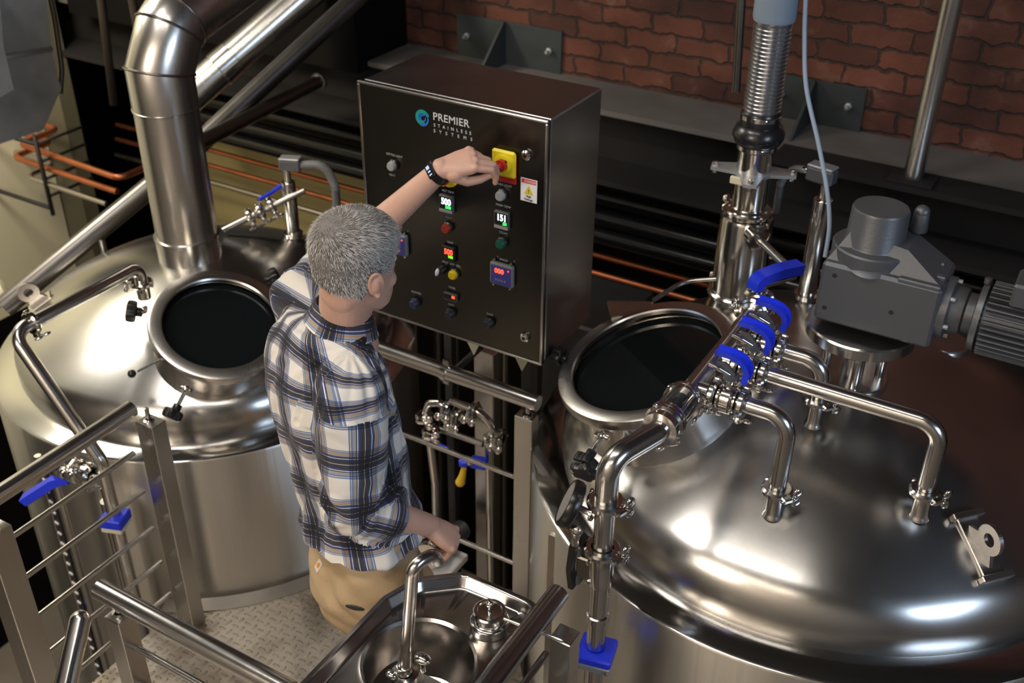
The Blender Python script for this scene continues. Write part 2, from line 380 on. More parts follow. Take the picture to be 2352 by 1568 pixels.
# copper pipes in front of the cream box at far left
for k, (za, pa, pb_, pc, lab) in enumerate(((.52, (45, 330), (275, 410), (330, 385), 'upper copper pipe in front of the cream panel at far left'),
                        (.44, (30, 360), (270, 440), None, 'middle copper pipe looping back at the cream panel at far left'))):
    a = PZ(*pa, za); c = PZ(*pb_, za); pts = [Vector((CX+.004, a.y+.26, za)), a+Vector((0,.26,0)), a, c]
    if pc: pts.append(c+Vector((0,.4,0)))
    pipe('copper_pipe', pts, .017, copper, lab, group=gcp, rad=.05)
a = PZ(60, 405, .36); c = PZ(245, 468, .36); pipe('grey_pipe', [Vector((CX+.004, a.y+.2, .36)), a+Vector((.0,.2,0)), a, c], .014, steel_b, 'pale steel pipe under the copper pipes in front of the cream panel')
b = MB(); ph = PZ(100, 400, .42)
b.tube([ph+Vector((0,0,.22)), ph+Vector((0,0,-.24))], .012, 8); b.tube([Vector((CX+.002, ph.y, ph.z-.2)), ph+Vector((0,0,-.2))], .012, 8); b.tube([Vector((CX+.002, ph.y, ph.z+.17)), ph+Vector((0,0,.17))], .012, 8)
for k in range(4): b.tube([ph+Vector((0,0,.17-k*.1)), ph+Vector((.0,.30,.17-k*.1))], .009, 8)
tag(b.build('pipe_hanger', blackm), 'dark ladder-like pipe hanger holding the copper pipes at far left', 'bracket')
# cream wall at left with a dark return behind it
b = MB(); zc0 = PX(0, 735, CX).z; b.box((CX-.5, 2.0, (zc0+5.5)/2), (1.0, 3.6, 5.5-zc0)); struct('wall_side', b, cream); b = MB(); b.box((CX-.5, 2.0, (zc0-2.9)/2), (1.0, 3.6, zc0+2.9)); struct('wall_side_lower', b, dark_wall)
b = MB(); b.box((CX+.07, 3.86, 1.3), (.24, .10, 8.4)); struct('trim_2', b, mat('olive_dark', (.13, .12, .08), .7))
# ------------------------------------------------------------------ tanks
def dome_prof(Rr, rk, Rc, z0, n=24):
    """knuckle then crown, from the edge inward; returns [(r,z)] and a height function"""
    zc = z0 - math.sqrt((Rc-rk)**2 - (Rr-rk)**2); at = math.atan2(z0-zc, Rr-rk)
    pr = [(Rr-rk+rk*math.cos(a), z0+rk*math.sin(a)) for a in np.linspace(0, at, 10)]
    pr += [(Rc*math.cos(a), zc+Rc*math.sin(a)) for a in np.linspace(at, math.pi/2, n)][1:]
    pr[-1] = (0, zc+Rc)
    def h(x, y, c):
        r = math.hypot(x-c.x, y-c.y)
        if r > Rr-rk+rk*math.cos(at): 
            return z0 + math.sqrt(max(0, rk*rk-(r-Rr+rk)**2))
        return zc + math.sqrt(Rc*Rc-r*r)
    return pr, h
def tank(name, label, c, Rr, zb, zt, Rl, zl, lip, rk, Rc):
    t = thing(name, label, 'tank', (c.x, c.y, zb))
    b = MB(); b.lathe([(Rr-.02, zb), (Rr, zb+.01), (Rr, zt-.006), (Rr-.004, zt)], c, n=128); b.build('shell', steel_c, t)
    b = MB(); b.lathe([(Rr-.003, zt-.002), (Rr-.012, zt+.004), (Rl+.008, zl), (Rl-.004, zl+.002)], c, n=128); b.build('shoulder_ring', steel_r, t)
    pr, h = dome_prof(Rl, rk, Rc, zl+lip)
    b = MB(); b.lathe([(Rl-.003, zl-.004), (Rl, zl+.004)] + pr, c, n=160); b.build('domed_lid', steel_d, t)
    return t, h
L_ZL = .600
tankL, hL = tank('brew_tank', 'smaller round stainless tank with an open-looking dark manway at the left of the man', TC1, R1, -1.6, .585, .685, L_ZL, .045, .10, 1.12)
R_ZL = .795
tankR, hR = tank('brew_tank', 'large round stainless tank with a domed lid filling the right foreground', TC2, R2, -1.6, .780, .768, R_ZL, .05, .12, 1.30)
def seam(c, h, a, r0, r1, t):   # radial weld seam bands on a dome
    pass
def manway(t, h, tc, cen, nrm, ro, hole, lab):
    n = Vector(nrm).normalized()
    b = MB(); b.lathe([(hole, -.004), (hole, .006), (hole+.004, .010), (ro-.012, .010), (ro-.003, .006), (ro, -.003), (ro, -.02), (ro-.006, -.026), (ro-.03, -.028)], cen, n, 80); rg = b.build('manway_ring', steel_b, t)
    # neck follows the dome
    U, V, W = frame(n); N = 72; vs = []
    rn = ro-.028
    for k in range(N):
        a = 2*math.pi*k/N; d = U*math.cos(a)+V*math.sin(a); top = Vector(cen)+d*rn-W*.026
        # march down to the dome along -W
        s = 0
        while s < .5:
            q = top-W*s
            if q.z < h(q.x, q.y, tc): break
            s += .004
        f = Vector(cen)+d*(rn+.010)-W*(.026+s)
        vs += [top, top-W*max(s-.018, 0), f-W*.006]
    b = MB(); b.add(vs, [(k*3+j, ((k+1) % N)*3+j, ((k+1) % N)*3+j+1, k*3+j+1) for k in range(N) for j in (0, 1)]); b.build('manway_neck', steel_b, t)
    b = MB(); b.lathe([(0, -.022), (hole+.003, -.022), (hole+.003, -.028), (0, -.028)], cen, n, 64); tag(b.build('manway_glass', glassd, t), 'dark glass pane')
    return n
n1 = manway(tankL, hL, TC1, Vector((-2.338, 2.110, .930)), (.385, -.165, .908), .225, .180, '')
n2 = manway(tankR, hR, TC2, Vector((-.912, 2.270, 1.184)), (-.277, -.224, .935), .250, .206, '')
def star_knob(t, p, ax, r=.030, L=.03):
    b = MB(); a = Vector(ax).normalized(); U, V, W = frame(a); N = 60; pr = []
    for h_, s in ((0, .78), (.10, .96), (.55, 1), (.9, .96), (1, .8)):
        pr.append([Vector(p)+a*(h_*L)+(U*math.cos(2*math.pi*k/N)+V*math.sin(2*math.pi*k/N))*r*s*(1+.13*math.cos(5*2*math.pi*k/N)) for k in range(N)])
    vs = [q for ring in pr for q in ring]; b.add(vs, [(i*N+k, i*N+(k+1) % N, (i+1)*N+(k+1) % N, (i+1)*N+k) for i in range(4) for k in range(N)])
    b.add(pr[-1], [tuple(range(N))], False); b.add(pr[0], [tuple(range(N))[::-1]], False)
    b.cyl(Vector(p)-a*.02, Vector(p)+a*.004, r*.45, 20)
    return b.build('star_knob', blackp, t)
def swing_bolt(t, p0, p1, knob=True):
    b = MB(); b.tube([p0, p1], .007, 12); d = (Vector(p1)-Vector(p0)).normalized()
    b.ball(p0, .013); b.cyl(Vector(p0)-frame(d)[0]*.02, Vector(p0)+frame(d)[0]*.02, .007, 12)
    b.build('swing_bolt', chrome, t)
    if knob: star_knob(t, p1, d)
# left manway knobs: left, near, far right
kb = PZ(330, 712, .945); swing_bolt(tankL, kb, kb+Vector((-.02,-.01,.004)), False)
star_knob(tankL, kb+Vector((-.012,-.02,.0)), (-.75,-.62,.25), .034, .032)
swing_bolt(tankL, PZ(428, 893, .845), PZ(403, 942, .80)); 
star_knob(tankL, PZ(622, 640, .93), PZ(640, 628, .95)-PZ(600, 645, .93), .031, .03)
b = MB(); q0 = PZ(368, 826, .87); q1 = PZ(316, 853, .86); b.tube([q0, q1], .004, 10); b.build('ball_lever', steel, tankL)
b = MB(); b.ball(PZ(303, 858, .86), .0135); b.build('lever_ball', blackp, tankL)
# right manway bolts
swing_bolt(tankR, PZ(1383, 1000, 1.06), PZ(1352, 1050, 1.03)); 
star_knob(tankR, PZ(1345, 1075, 1.02), PZ(1335, 1100, 1.0)-PZ(1352, 1050, 1.03), .036, .022)
b = MB(); q0 = PZ(1438, 968, 1.12); q1 = PZ(1428, 1025, 1.06); b.tube([q0, q1], .005, 10); b.build('ball_lever', steel, tankR)
b = MB(); b.ball(PZ(1422, 1036, 1.05), .0155); b.build('lever_ball', blackp, tankR)
star_knob(tankR, PZ(1292, 822, 1.11), (-1, .1, .1), .026, .03)
# manway hinge plate at the back of the right manway
b = MB(); h0 = PZ(1395, 690, 1.20); h1 = PZ(1500, 692, 1.20); h2 = PZ(1480, 720, 1.19); h3 = PZ(1405, 728, 1.19)
dn = Vector((0,0,-.012)); b.add([h0,h1,h2,h3,h0+dn,h1+dn,h2+dn,h3+dn], [(0,1,2,3),(7,6,5,4),(0,4,5,1),(1,5,6,2),(2,6,7,3),(3,7,4,0)], False); b.build('hinge_plate', steel_b, tankR)
b = MB(); b.tube(bend([PZ(1500, 690, 1.19), PZ(1570, 645, 1.22), PZ(1645, 640, 1.24)], .1), .007, 10); b.build('hinge_rod', steel, tankR)
# lifting lugs
def lug(t, h, tc, p, along, out, w=.17, ht=.085, ends=True):
    p = Vector(p); al = Vector((along[0], along[1], 0)).normalized()
    def H(q): return h(q.x, q.y, tc)
    up = Vector((p.x-tc.x, p.y-tc.y, 0)).normalized(); e = .01
    z0 = H(p); g = (H(p+al*e)-H(p-al*e))/(2*e); ax = (al+Vector((0,0,g))).normalized(); 
    px = ax.cross(Vector((0,0,1))).normalized(); nn = px.cross(ax).normalized()
    if nn.z < 0: nn = -nn
    p.z = z0
    b = MB(); Rm = Matrix((ax, px, nn)).transposed()
    b.box(p+nn*.004, (w, .055, .008), Rm, bev=.002); b.build('lug_pad', steel_b, t)
    if ends:
        for s_ in (-1, 1): b = MB(); b.box(p+nn*.012+ax*w*.52*s_, (.016, .085, .024), Rm, bev=.002); b.build('lug_foot', steel_b, t)
    # eye plate with a hole
    N = 28; out_ = []; inn = []
    for k in range(N+1):
        a = math.pi*(-.32 + 1.64*k/N); out_.append((math.cos(a)*.038, ht*.55+math.sin(a)*.038)); 
    poly = [(w*.42, 0)] + [q for q in out_ if q[1] > .02] + [(-w*.42, 0)]
    hole = [(math.cos(2*math.pi*k/40)*.017, ht*.55+math.sin(2*math.pi*k/40)*.017) for k in range(40)]
    # radial bridge between outline and hole
    def ray_out(a):
        best = None; dx, dy = math.cos(a), math.sin(a); m_ = len(poly)
        for i in range(m_):
            x1, y1 = poly[i]; x2, y2 = poly[(i+1) % m_]; y1 -= ht*.55; y2 -= ht*.55
            den = dx*(y2-y1)-dy*(x2-x1)
            if abs(den) < 1e-9: continue
            s = (x1*(y2-y1)-y1*(x2-x1))/den; u_ = (x1*dy-y1*dx)/den
            if s > 0 and -1e-6 <= u_ <= 1+1e-6: best = s if best is None else max(best, s)
        return best or .02
    K = 72; O = []; I = []
    for k in range(K):
        a = 2*math.pi*k/K; s = ray_out(a); O.append((math.cos(a)*s, ht*.55+math.sin(a)*s)); I.append((math.cos(a)*.017, ht*.55+math.sin(a)*.017))
    th = .010; vs = []
    for (a_, c_) in O: vs += [p+ax*a_+nn*(c_+.006)+px*th/2, p+ax*a_+nn*(c_+.006)-px*th/2]
    for (a_, c_) in I: vs += [p+ax*a_+nn*(c_+.006)+px*th/2, p+ax*a_+nn*(c_+.006)-px*th/2]
    fs = []
    for k in range(K):
        j = (k+1) % K; o0, o1, o2, o3 = 2*k, 2*k+1, 2*j, 2*j+1; i0, i1, i2, i3 = [q+2*K for q in (o0, o1, o2, o3)]
        fs += [(o0,o2,i2,i0), (o1,i1,i3,o3), (o0,o1,o3,o2), (i0,i2,i3,i1)]
    b = MB(); b.add(vs, fs, False); b.build('lug_eye', steel_b, t)
pa = PZ(2210, 1210, 1.0); pb = PZ(2275, 1345, .93); lug(tankR, hR, TC2, (pa+pb)/2, (pb.x-pa.x, pb.y-pa.y), None, w=(pb-pa).length)
pa = PZ(72, 712, .74); pb = PZ(118, 692, .76); lug(tankL, hL, TC1, (pa+pb)/2, (pb.x-pa.x, pb.y-pa.y), None, w=.10, ht=.10, ends=False)
# ------------------------------------------------------------------ flue on the left tank
fb = PZ(440, 598, .90); fx, fy = fb.x, fb.y
FL = thing('flue_duct', 'thick stainless flue rising from the left tank and bending up to the right', 'duct', (fx, fy, .85))
fr = .108
b = MB(); b.lathe([(fr+.030, .82), (fr+.018, .86), (fr+.006, .872), (fr+.006, 1.0), (fr+.009, 1.003), (fr+.009, 1.012), (fr-.002, 1.015)], (fx, fy, 0), n=64); b.build('base_collar', steel, FL)
zj = PX(388, 243, fx).z; zm = PX(380, 158, fx).z
P0 = Vector((fx, fy, zm)); D = Vector((.0, .97, .26)).normalized()
def mitre(name, pts, dirs, r, m, t, bead=True):
    """segments between mitre planes"""
    b = MB(); N = 64; U0 = Vector((1,0,0))
    rings = []
    for i, p in enumerate(pts):
        dprev = dirs[max(i-1, 0)]; dn_ = dirs[min(i, len(dirs)-1)]
        nrm = (dprev+dn_).normalized() if 0 < i < len(pts)-1 else (dirs[0] if i == 0 else dirs[-1])
        d = dprev if i > 0 else dirs[0]
        u = (U0-d*U0.dot(d)).normalized(); v = d.cross(u)
        ring = []
        for k in range(N):
            a = 2*math.pi*k/N; q = p+u*(r*math.cos(a))+v*(r*math.sin(a)); s = (p-q).dot(nrm)/d.dot(nrm); ring.append(q+d*s)
        rings.append(ring)
    vs = [q for rg in rings for q in rg]
    b.add(vs, [(i*N+k, i*N+(k+1) % N, (i+1)*N+(k+1) % N, (i+1)*N+k) for i in range(len(rings)-1) for k in range(N)])
    o = b.build(name, m, t)
    for i in range(1, len(rings)-1):
        bb = MB(); bb.tube([pts[i]+(q-pts[i])*1.012 for q in rings[i]], .0045, 8, closed=True); bb.build('seam_bead', steel_k, t)
    return o
Zv = Vector((0,0,1)); d1 = Zv.slerp(D, .40); d2 = Zv.slerp(D, .68)
P1 = P0+d1*.135; P2 = P1+d2*.05
mitre('riser', [Vector((fx, fy, 1.0)), Vector((fx, fy, zj))], [Zv], fr, steel_f, FL)
b = MB(); b.lathe([(fr, zj-.005), (fr+.004, zj-.003), (fr+.004, zj+.003), (fr, zj+.005)], (fx, fy, 0), n=64); b.build('joint_band', steel, FL)
mitre('elbow', [Vector((fx, fy, zj)), P0, P1, P2, P2+D*.02], [Zv, d1, d2, D], fr+.002, steel_f, FL)
mitre('upper_duct', [P2+D*.02, P2+D*1.6], [D], fr, steel_f, FL)
# second, thinner duct behind
q0 = PY(470, 190, 3.3); q1 = PY(700, -12, 3.75); dd = (q1-q0).normalized()
t = thing('vent_duct', 'second stainless duct slanting up behind the thick flue', 'duct', q0-dd*.5)
b = MB(); b.tube([q0-dd*.12, q1+dd*1.4], .075, 48); b.build('tube', steel_f, t)
pm = q0+dd*.08; b = MB(); b.lathe([(.076, 0), (.081, .003), (.081, .09), (.076, .093)], pm, dd, 48); b.build('joint_band', steel, t)
# black slanting pipes
a = PZ(8, 706, .62); c = PZ(395, 388, 1.0); d_ = PY(790, 22, 3.75)
ss = PY(650, 175, 3.5)
t = tag(MB().tube([a, c, d_+(d_-c)*.3], .043, 32).build('slanting_pipe', steel_k), 'long dark steel pipe slanting from lower left behind the flue up to the wall', 'pipe')
a = PZ(470, 322, 1.16); c = PZ(733, 186, 1.16)
t = thing('stub_pipe', 'short dark pipe ending in an open collar at the beam, left of the cabinet', 'pipe', a)
dv = (c-a).normalized()
b = MB(); b.tube([a-dv*.12, c], .030, 28); b.build('tube', steel_k, t)
b = MB(); b.lathe([(.028, -.012), (.038, -.010), (.038, .006), (.028, .008), (.024, .004), (.024, -.02)], c, dv, 32); b.build('collar', steel_k, t)
b = MB(); a = PZ(0, 690, .55); b.cyl(a+Vector((-.05,-.1,0)), a+Vector((.03,.02,.05)), .055, 28); tag(b.build('pipe_elbow', cream), 'pale elbow fitting at the lower end of the slanting pipe', 'pipe')
# galvanised duct top left
t = thing('air_duct', 'dull galvanised rectangular air duct hanging at the top left corner', 'duct', PX(40, 200, -3.95))
def hexa(b, top, bot):
    vs = list(top)+list(bot); b.add(vs, [(0,1,2,3), (7,6,5,4), (0,4,5,1), (1,5,6,2), (2,6,7,3), (3,7,4,0)], False)
XD = -3.95
A = PX(-60, -60, XD); B_ = PX(102, -60, XD); Cc = PX(118, 112, XD); Dd = PX(-60, 145, XD)
def ext(ps, d): return [p for p in ps], [p+Vector((-d,0,0)) for p in ps]
b = MB(); f, g = ext([A, B_, Cc, Dd], .5); hexa(b, f, g); b.build('upper_section', galv, t)
b = MB(); E_ = PX(140, 205, XD); G = PX(100, 298, XD); H_ = PX(-60, 350, XD); f, g = ext([Dd, Cc, E_, G, H_], .5)
vs = f+g; b.add(vs, [tuple(range(5)), tuple(range(5, 10))[::-1]]+[(i, i+5, (i+1) % 5+5, (i+1) % 5) for i in range(5)], False); b.build('lower_section', galv, t)
b = MB(); b.tube([Cc, Dd], .012, 8); b.build('joint_flange', galv, t)
b = MB(); K = XD+.16; f, g = ext([PX(-60, -60, K), PX(-5, -60, K), PX(8, 105, K), PX(32, 205, K), PX(-60, 260, K)], .15); vs = f+g
b.add(vs, [tuple(range(5)), tuple(range(5, 10))[::-1]]+[(i, i+5, (i+1) % 5+5, (i+1) % 5) for i in range(5)], False); b.build('side_branch', galv, t)
b = MB(); b.tube(bend([PX(104, -60, XD-.05), PX(128, 60, XD-.05), PX(142, 160, XD-.05), PX(138, 215, XD-.05)], .2), .012, 10); tag(b.build('conduit', steel_k), 'thin grey conduit running down beside the air duct', 'pipe')
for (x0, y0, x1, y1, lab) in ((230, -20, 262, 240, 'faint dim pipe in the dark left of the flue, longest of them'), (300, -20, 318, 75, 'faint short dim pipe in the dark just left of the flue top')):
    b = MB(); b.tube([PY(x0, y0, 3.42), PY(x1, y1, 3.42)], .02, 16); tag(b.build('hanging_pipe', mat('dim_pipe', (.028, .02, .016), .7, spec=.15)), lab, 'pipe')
# ------------------------------------------------------------------ control cabinet
CY = 2.20
ctl = PY(820, 183, CY); ctr = PY(1260, 279, CY); cbr = PY(1243, 840, CY)
cx0, cx1, cz1, cz0 = ctl.x, ctr.x, (ctl.z+ctr.z)/2, cbr.z; CD = .275
CAB = thing('control_cabinet', 'tall stainless electrical control cabinet the man is reaching for', 'control panel', ((cx0+cx1)/2, CY+.1, cz0))
b = MB(); b.box(((cx0+cx1)/2, CY+.022+CD/2, (cz0+cz1)/2), (cx1-cx0-.006, CD, cz1-cz0-.006), bev=.004); b.build('enclosure', mat('cabinet_steel', (.36, .355, .36), .3, 1, rvar=.07, vscale=3, bump=.03, bscale=30), CAB)
b = MB(); b.box(((cx0+cx1)/2, CY+.019, (cz0+cz1)/2), (cx1-cx0-.012, .008, cz1-cz0-.012)); b.build('door_gasket', blackm, CAB)
door_m = mat('door_dark_steel', (.115, .112, .10), .24, 1, rvar=.05, vscale=3)
b = MB(); b.box(((cx0+cx1)/2, CY+.008, (cz0+cz1)/2), (cx1-cx0, .014, cz1-cz0), bev=.003); DOOR = b.build('door', [door_m], CAB)
b = MB()
for (c_, s_) in ((((cx0+cx1)/2, CY+.0, cz1-.004), (cx1-cx0, .006, .008)), (((cx0+cx1)/2, CY, cz0+.004), (cx1-cx0, .006, .008)), ((cx0+.004, CY, (cz0+cz1)/2), (.008, .006, cz1-cz0-.016)), ((cx1-.004, CY, (cz0+cz1)/2), (.008, .006, cz1-cz0-.016))):
    b.box(c_, s_, bev=.002)
o = b.build('door_rim', steel, CAB)
FY = CY + .001     # door face
def FP(px, py): p = PY(px, py, FY); return p
txt_m = mat('print_white', (.62, .62, .64), .5); txt_g = mat('print_grey', (.38, .38, .38), .5)
def text(s, p, size, m, name='lettering', parent=None, anchor='LEFT', sx=1, face=(0, -1, 0), ext=.0004, track=1, lab=None, bold=0):
    cu = bpy.data.curves.new('txt', 'FONT'); cu.body = s; cu.size = size; cu.align_x = anchor; cu.align_y = 'CENTER'; cu.extrude = ext; cu.space_character = track; cu.offset = bold
    tmp = bpy.data.objects.new('txt', cu); C.objects.link(tmp); dg = bpy.context.evaluated_depsgraph_get()
    me = bpy.data.meshes.new_from_object(tmp.evaluated_get(dg)); bpy.data.objects.remove(tmp); 
    n = Vector(face).normalized(); up = Vector((0,0,1)) if abs(n.z) < .9 else Vector((0,1,0)); xx = up.cross(n).normalized(); yy = n.cross(xx)
    Mt = Matrix((xx*sx, yy, n)).transposed().to_4x4(); Mt.translation = Vector(p)
    org = Vector((0,0,0)); pr = parent
    while pr is not None: org += pr.location; pr = pr.parent
    me.transform(Matrix.Translation(-org) @ Mt); me.materials.clear(); me.materials.append(m)
    o = bpy.data.objects.new(name, me); C.objects.link(o); o.parent = parent
    if lab: o['label'] = lab
    return o
TY = FY-.0012
def tp(px, py): q = PY(px, py, TY); return q
# maker's lettering and emblem
text('PREMIER', tp(994, 267), .0285, txt_m, 'maker_lettering', CAB, sx=1.0, track=1.06, bold=.0003)
text('STAINLESS', tp(996, 287), .0125, txt_m, 'maker_lettering', CAB, track=2.15)
text('SYSTEMS', tp(996, 300), .0125, txt_m, 'maker_lettering', CAB, track=2.9)
ec = tp(970, 271)
b = MB()
em_g = mat('emblem_green', (.01, .30, .24), .4); em_b = mat('emblem_blue', (.02, .16, .55), .4)
U_ = Vector((1,0,0)); V_ = Vector((0,0,1))
def swirl(r0, r1, a0, a1, w0, w1, dx, dz, m):
    b.m = m; n = 36; vs = []
    for k in range(n+1):
        t_ = k/n; a = R(a0+(a1-a0)*t_); r = r0+(r1-r0)*t_; wd = (w0+(w1-w0)*t_)/2
        c_ = ec+U_*dx+V_*dz
        for s in (-1, 1): vs.append(c_+U_*((r+s*wd)*math.cos(a))+V_*((r+s*wd)*math.sin(a))+Vector((0, -.0004*m, 0)))
    b.add(vs, [(2*k, 2*k+1, 2*k+3, 2*k+2) for k in range(n)], False)
swirl(.019, .013, 20, 300, .010, .014, 0, 0, 0); swirl(.0185, .0185, 250, 420, .008, .003, 0, 0, 1); swirl(.009, .007, 60, 380, .005, .003, .003, 0, 1); swirl(.013, .010, 100, 220, .004, .006, 0, 0, 1)
b.build('emblem', [em_g, em_b], CAB, fix=False)
# ---- knobs, lamps, displays
def rnd(name, px, py, r, prof, mats, lab=None, out=1):
    """turned part standing out of the door; prof = [(r, out, material index)]"""
    p = FP(px, py); b = MB()
    for seg, m in prof: b.m = m; b.lathe(seg, p, (0,-1,0), 32)
    o = b.build(name, mats, CAB); 
    if lab: o['label'] = lab
    return o
lampg = mat('lamp_grey', (.33, .35, .37), .3); lampr = mat('lamp_red', (.30, .03, .015), .3); lampG = mat('lamp_green', (.012, .10, .06), .3); lampy = mat('button_yellow', (.62, .42, .01), .35)
lampn = mat('button_navy', (.03, .035, .09), .3); lampk = mat('button_black', (.03, .03, .04), .3)
def lamp(px, py, m, lab, r=.0135, name='pilot_lamp'):
    rnd(name, px, py, r, [([(r+.003, 0), (r+.003, .006), (r, .009), (r, .009)], 0), ([(r, .006), (r, .016), (r*.8, .021), (0, .022)], 1)], [blackp, m], lab)
lamp(906, 378, lampg, 'grey pilot lamp at the upper left of the door')
lamp(1155, 446, lampg, 'grey pilot lamp under the yellow switch')
lamp(1030, 521, lampr, 'red pilot lamp')
lamp(1155, 556, lampG, 'green pilot lamp')
lamp(1046, 627, lampy, 'yellow push button', name='push_button')
lamp(956, 694, lampn, 'dark blue push button', name='push_button')
lamp(1037, 718, lampk, 'black push button at the middle', name='push_button')
lamp(1125, 740, lampk, 'black push button at the lower right', name='push_button')
# white lever of the selector switch
p = FP(1018, 617); b = MB(); b.lathe([(.014, 0), (.014, .012), (.010, .02), (0, .02)], p, (0,-1,0), 28); sw = b.build('selector_switch', blackp, CAB)
b = MB(); b.ball(p+Vector((-.003, -.026, 0)), .012, sc=(.42, .6, 1.05), rot=Matrix.Rotation(R(12), 3, 'Y')); b.build('selector_lever', white_e, sw)
# emergency stop under the wrist
p = FP(1030, 402); b = MB(); b.lathe([(.033, 0), (.033, .003), (.02, .004), (0, .004)], p, (0,-1,0), 40); es = b.build('emergency_stop', yellow, CAB); es['label'] = 'yellow disc of the emergency stop'
b = MB(); b.lathe([(.011, .003), (.011, .02), (.019, .024), (.020, .034), (.016, .039), (0, .040)], p, (0,-1,0), 32); b.build('stop_button', red, es)
# main rotary switch: red backing, yellow plate, red knob
sc_ = FP(1163, 372); b = MB(); b.box(sc_+Vector((.0, -.004, -.014)), (.066, .008, .080), bev=.003); b.build('switch_backing', red, CAB)
b = MB(); b.box(sc_+Vector((0, -.011, 0)), (.070, .012, .072), bev=.006); pl = b.build('switch_plate', yellow, CAB)
b = MB(); b.lathe([(.026, .017), (.0255, .021), (.023, .022), (0, .022)], sc_, (0,-1,0), 36); b.build('switch_dial', yellow, pl)
b = MB(); kn = FP(1150, 380); kr = Matrix.Rotation(R(-35), 3, 'Y'); b.lathe([(.016, .020), (.0155, .034), (0, .035)], sc_, (0,-1,0), 32); b.box(sc_+Vector((-.008, -.040, -.006)), (.042, .020, .014), kr, bev=.004); b.build('switch_knob', red, pl)
b = MB(); b.box(FP(1172, 365)+Vector((0, -.0225, 0)), (.007, .001, .006), Matrix.Rotation(R(30), 3, 'Y')); b.build('switch_mark', blackp, pl)
# chrome locks
for (px, py, lab) in ((1211, 355, 'round chrome lock at the top right'), (1207, 773, 'chrome lock at the bottom right')):
    rnd('door_lock', px, py, .013, [([(.014, 0), (.0135, .008), (.009, .012), (0, .012)], 0), ([(.005, .012), (.005, .0135), (0, .0135)], 1)], [chrome, blackp], lab)
# danger sticker
b = MB(); s0 = FP(1215, 437); b.box(s0+Vector((0, -.0006, 0)), (.048, .0008, .063)); st_ = b.build('danger_sticker', white_e, CAB); st_['label'] = 'white danger sticker with a yellow triangle'
b = MB(); b.box(s0+Vector((0, -.0014, .024)), (.042, .0006, .011)); b.build('sticker_band', mat('sticker_red', (.62, .05, .06), .5), st_)
text('DANGER', s0+Vector((.004, -.002, .0237)), .0085, white_e, 'sticker_lettering', st_, 'CENTER', ext=.0002)
b = MB(); b.prism([(-.013, -.011), (.013, -.011), (0, .013)], .0005, s0+Vector((0, -.0012, 0)), (1,0,0), (0,0,1)); b.build('warning_triangle', mat('sticker_yellow', (.62, .55, .02), .5), st_)
text('!', s0+Vector((0, -.0022, -.003)), .015, blackp, 'sticker_lettering', st_, 'CENTER', ext=.0002)
text('High', s0+Vector((0, -.002, -.0165)), .0085, blackp, 'sticker_lettering', st_, 'CENTER', ext=.0002)
text('Voltage', s0+Vector((0, -.002, -.025)), .0085, blackp, 'sticker_lettering', st_, 'CENTER', ext=.0002)
# displays
def emi(n, c, s): return mat(n, (0, 0, 0), .5, emit=c, estr=s)
e_w = emi('digits_white', (.75, .95, 1), 3.2); e_g = emi('digits_green', (.06, .9, .15), 1.6); e_r = emi('digits_red', (1, .07, .03), 3.0); e_o = emi('digits_lime', (.3, .9, .02), 1.5)
def disp(px, py, w_, h_, fm, big, bm, small, sm_, lab, strip=None):
    p = FP(px, py); b = MB(); b.box(p+Vector((0, -.006, 0)), (w_, .012, h_), bev=.002); o = b.build('display', fm, CAB); o['label'] = lab
    q = p+Vector((0, -.0125, 0))
    b = MB(); b.box(q+Vector((0, .0002, h_*.08)), (w_*.86, .0006, h_*.62)); b.build('display_window', blackp, o)
    text(big, q+Vector((w_*.40, -.0004, h_*.16)), h_*.50, bm, 'digits', o, 'RIGHT', ext=.0003, sx=.82, bold=.0006)
    if small: text(small, q+Vector((w_*.40, -.0004, -h_*.14)), h_*.24, sm_, 'digits', o, 'RIGHT', ext=.0003, bold=.0005)
    if strip: b = MB(); b.box(q+Vector((0, -.0002, -h_*.38)), (w_*.94, .0012, h_*.17), bev=.0004); b.build('key_strip', strip, o)
    return o
strip = mat('key_strip', (.36, .35, .33), .5)
disp(1029, 466, .044, .050, mat('display_grey', (.09,.09,.095), .4), '500', e_w, '500', e_g, 'temperature display with white and green digits, left of two', strip)
disp(1156, 503, .044, .050, bpy.data.materials['display_grey'], '151', e_w, '50', e_g, 'temperature display with white and green digits, right of two', strip)
disp(1034, 580, .042, .046, blackp, '500', e_r, '100', e_o, 'black display with red and lime digits', None)
disp(1038, 679, .044, .024, mat('display_frame', (.07,.065,.06), .4), '84', e_r, None, None, 'small display with two red digits')
# drive keypads
kp_m = mat('keypad_blue', (.06, .055, .26), .4); kp_f = mat('keypad_frame', (.17, .17, .18), .45)
def keypad(px, py, lab):
    p = FP(px, py); b = MB(); b.box(p+Vector((0, -.008, 0)), (.072, .016, .066), bev=.004); o = b.build('drive_keypad', kp_f, CAB); o['label'] = lab
    b = MB(); b.box(p+Vector((.001, -.0165, -.001)), (.062, .001, .054)); b.build('keypad_face', kp_m, o)
    text('000', p+Vector((-.004, -.0178, .012)), .019, e_r, 'digits', o, 'CENTER', ext=.0003, bold=.0006)
    b = MB(); b.cyl(p+Vector((.024, -.0165, .019)), p+Vector((.024, -.018, .019)), .0022, 12); b.build('indicator_lamp', e_r, o)
    text('o o o o', p+Vector((0, -.0178, -.014)), .011, txt_g, 'key_marks', o, 'CENTER', ext=.0002)
    for sx in (-1, 1):
        for sz in (-1, 1): b = MB(); b.cyl(p+Vector((sx*.026, -.004, sz*.036)), p+Vector((sx*.026, -.012, sz*.036)), .004, 12); b.build('clip_screw', chrome, o)
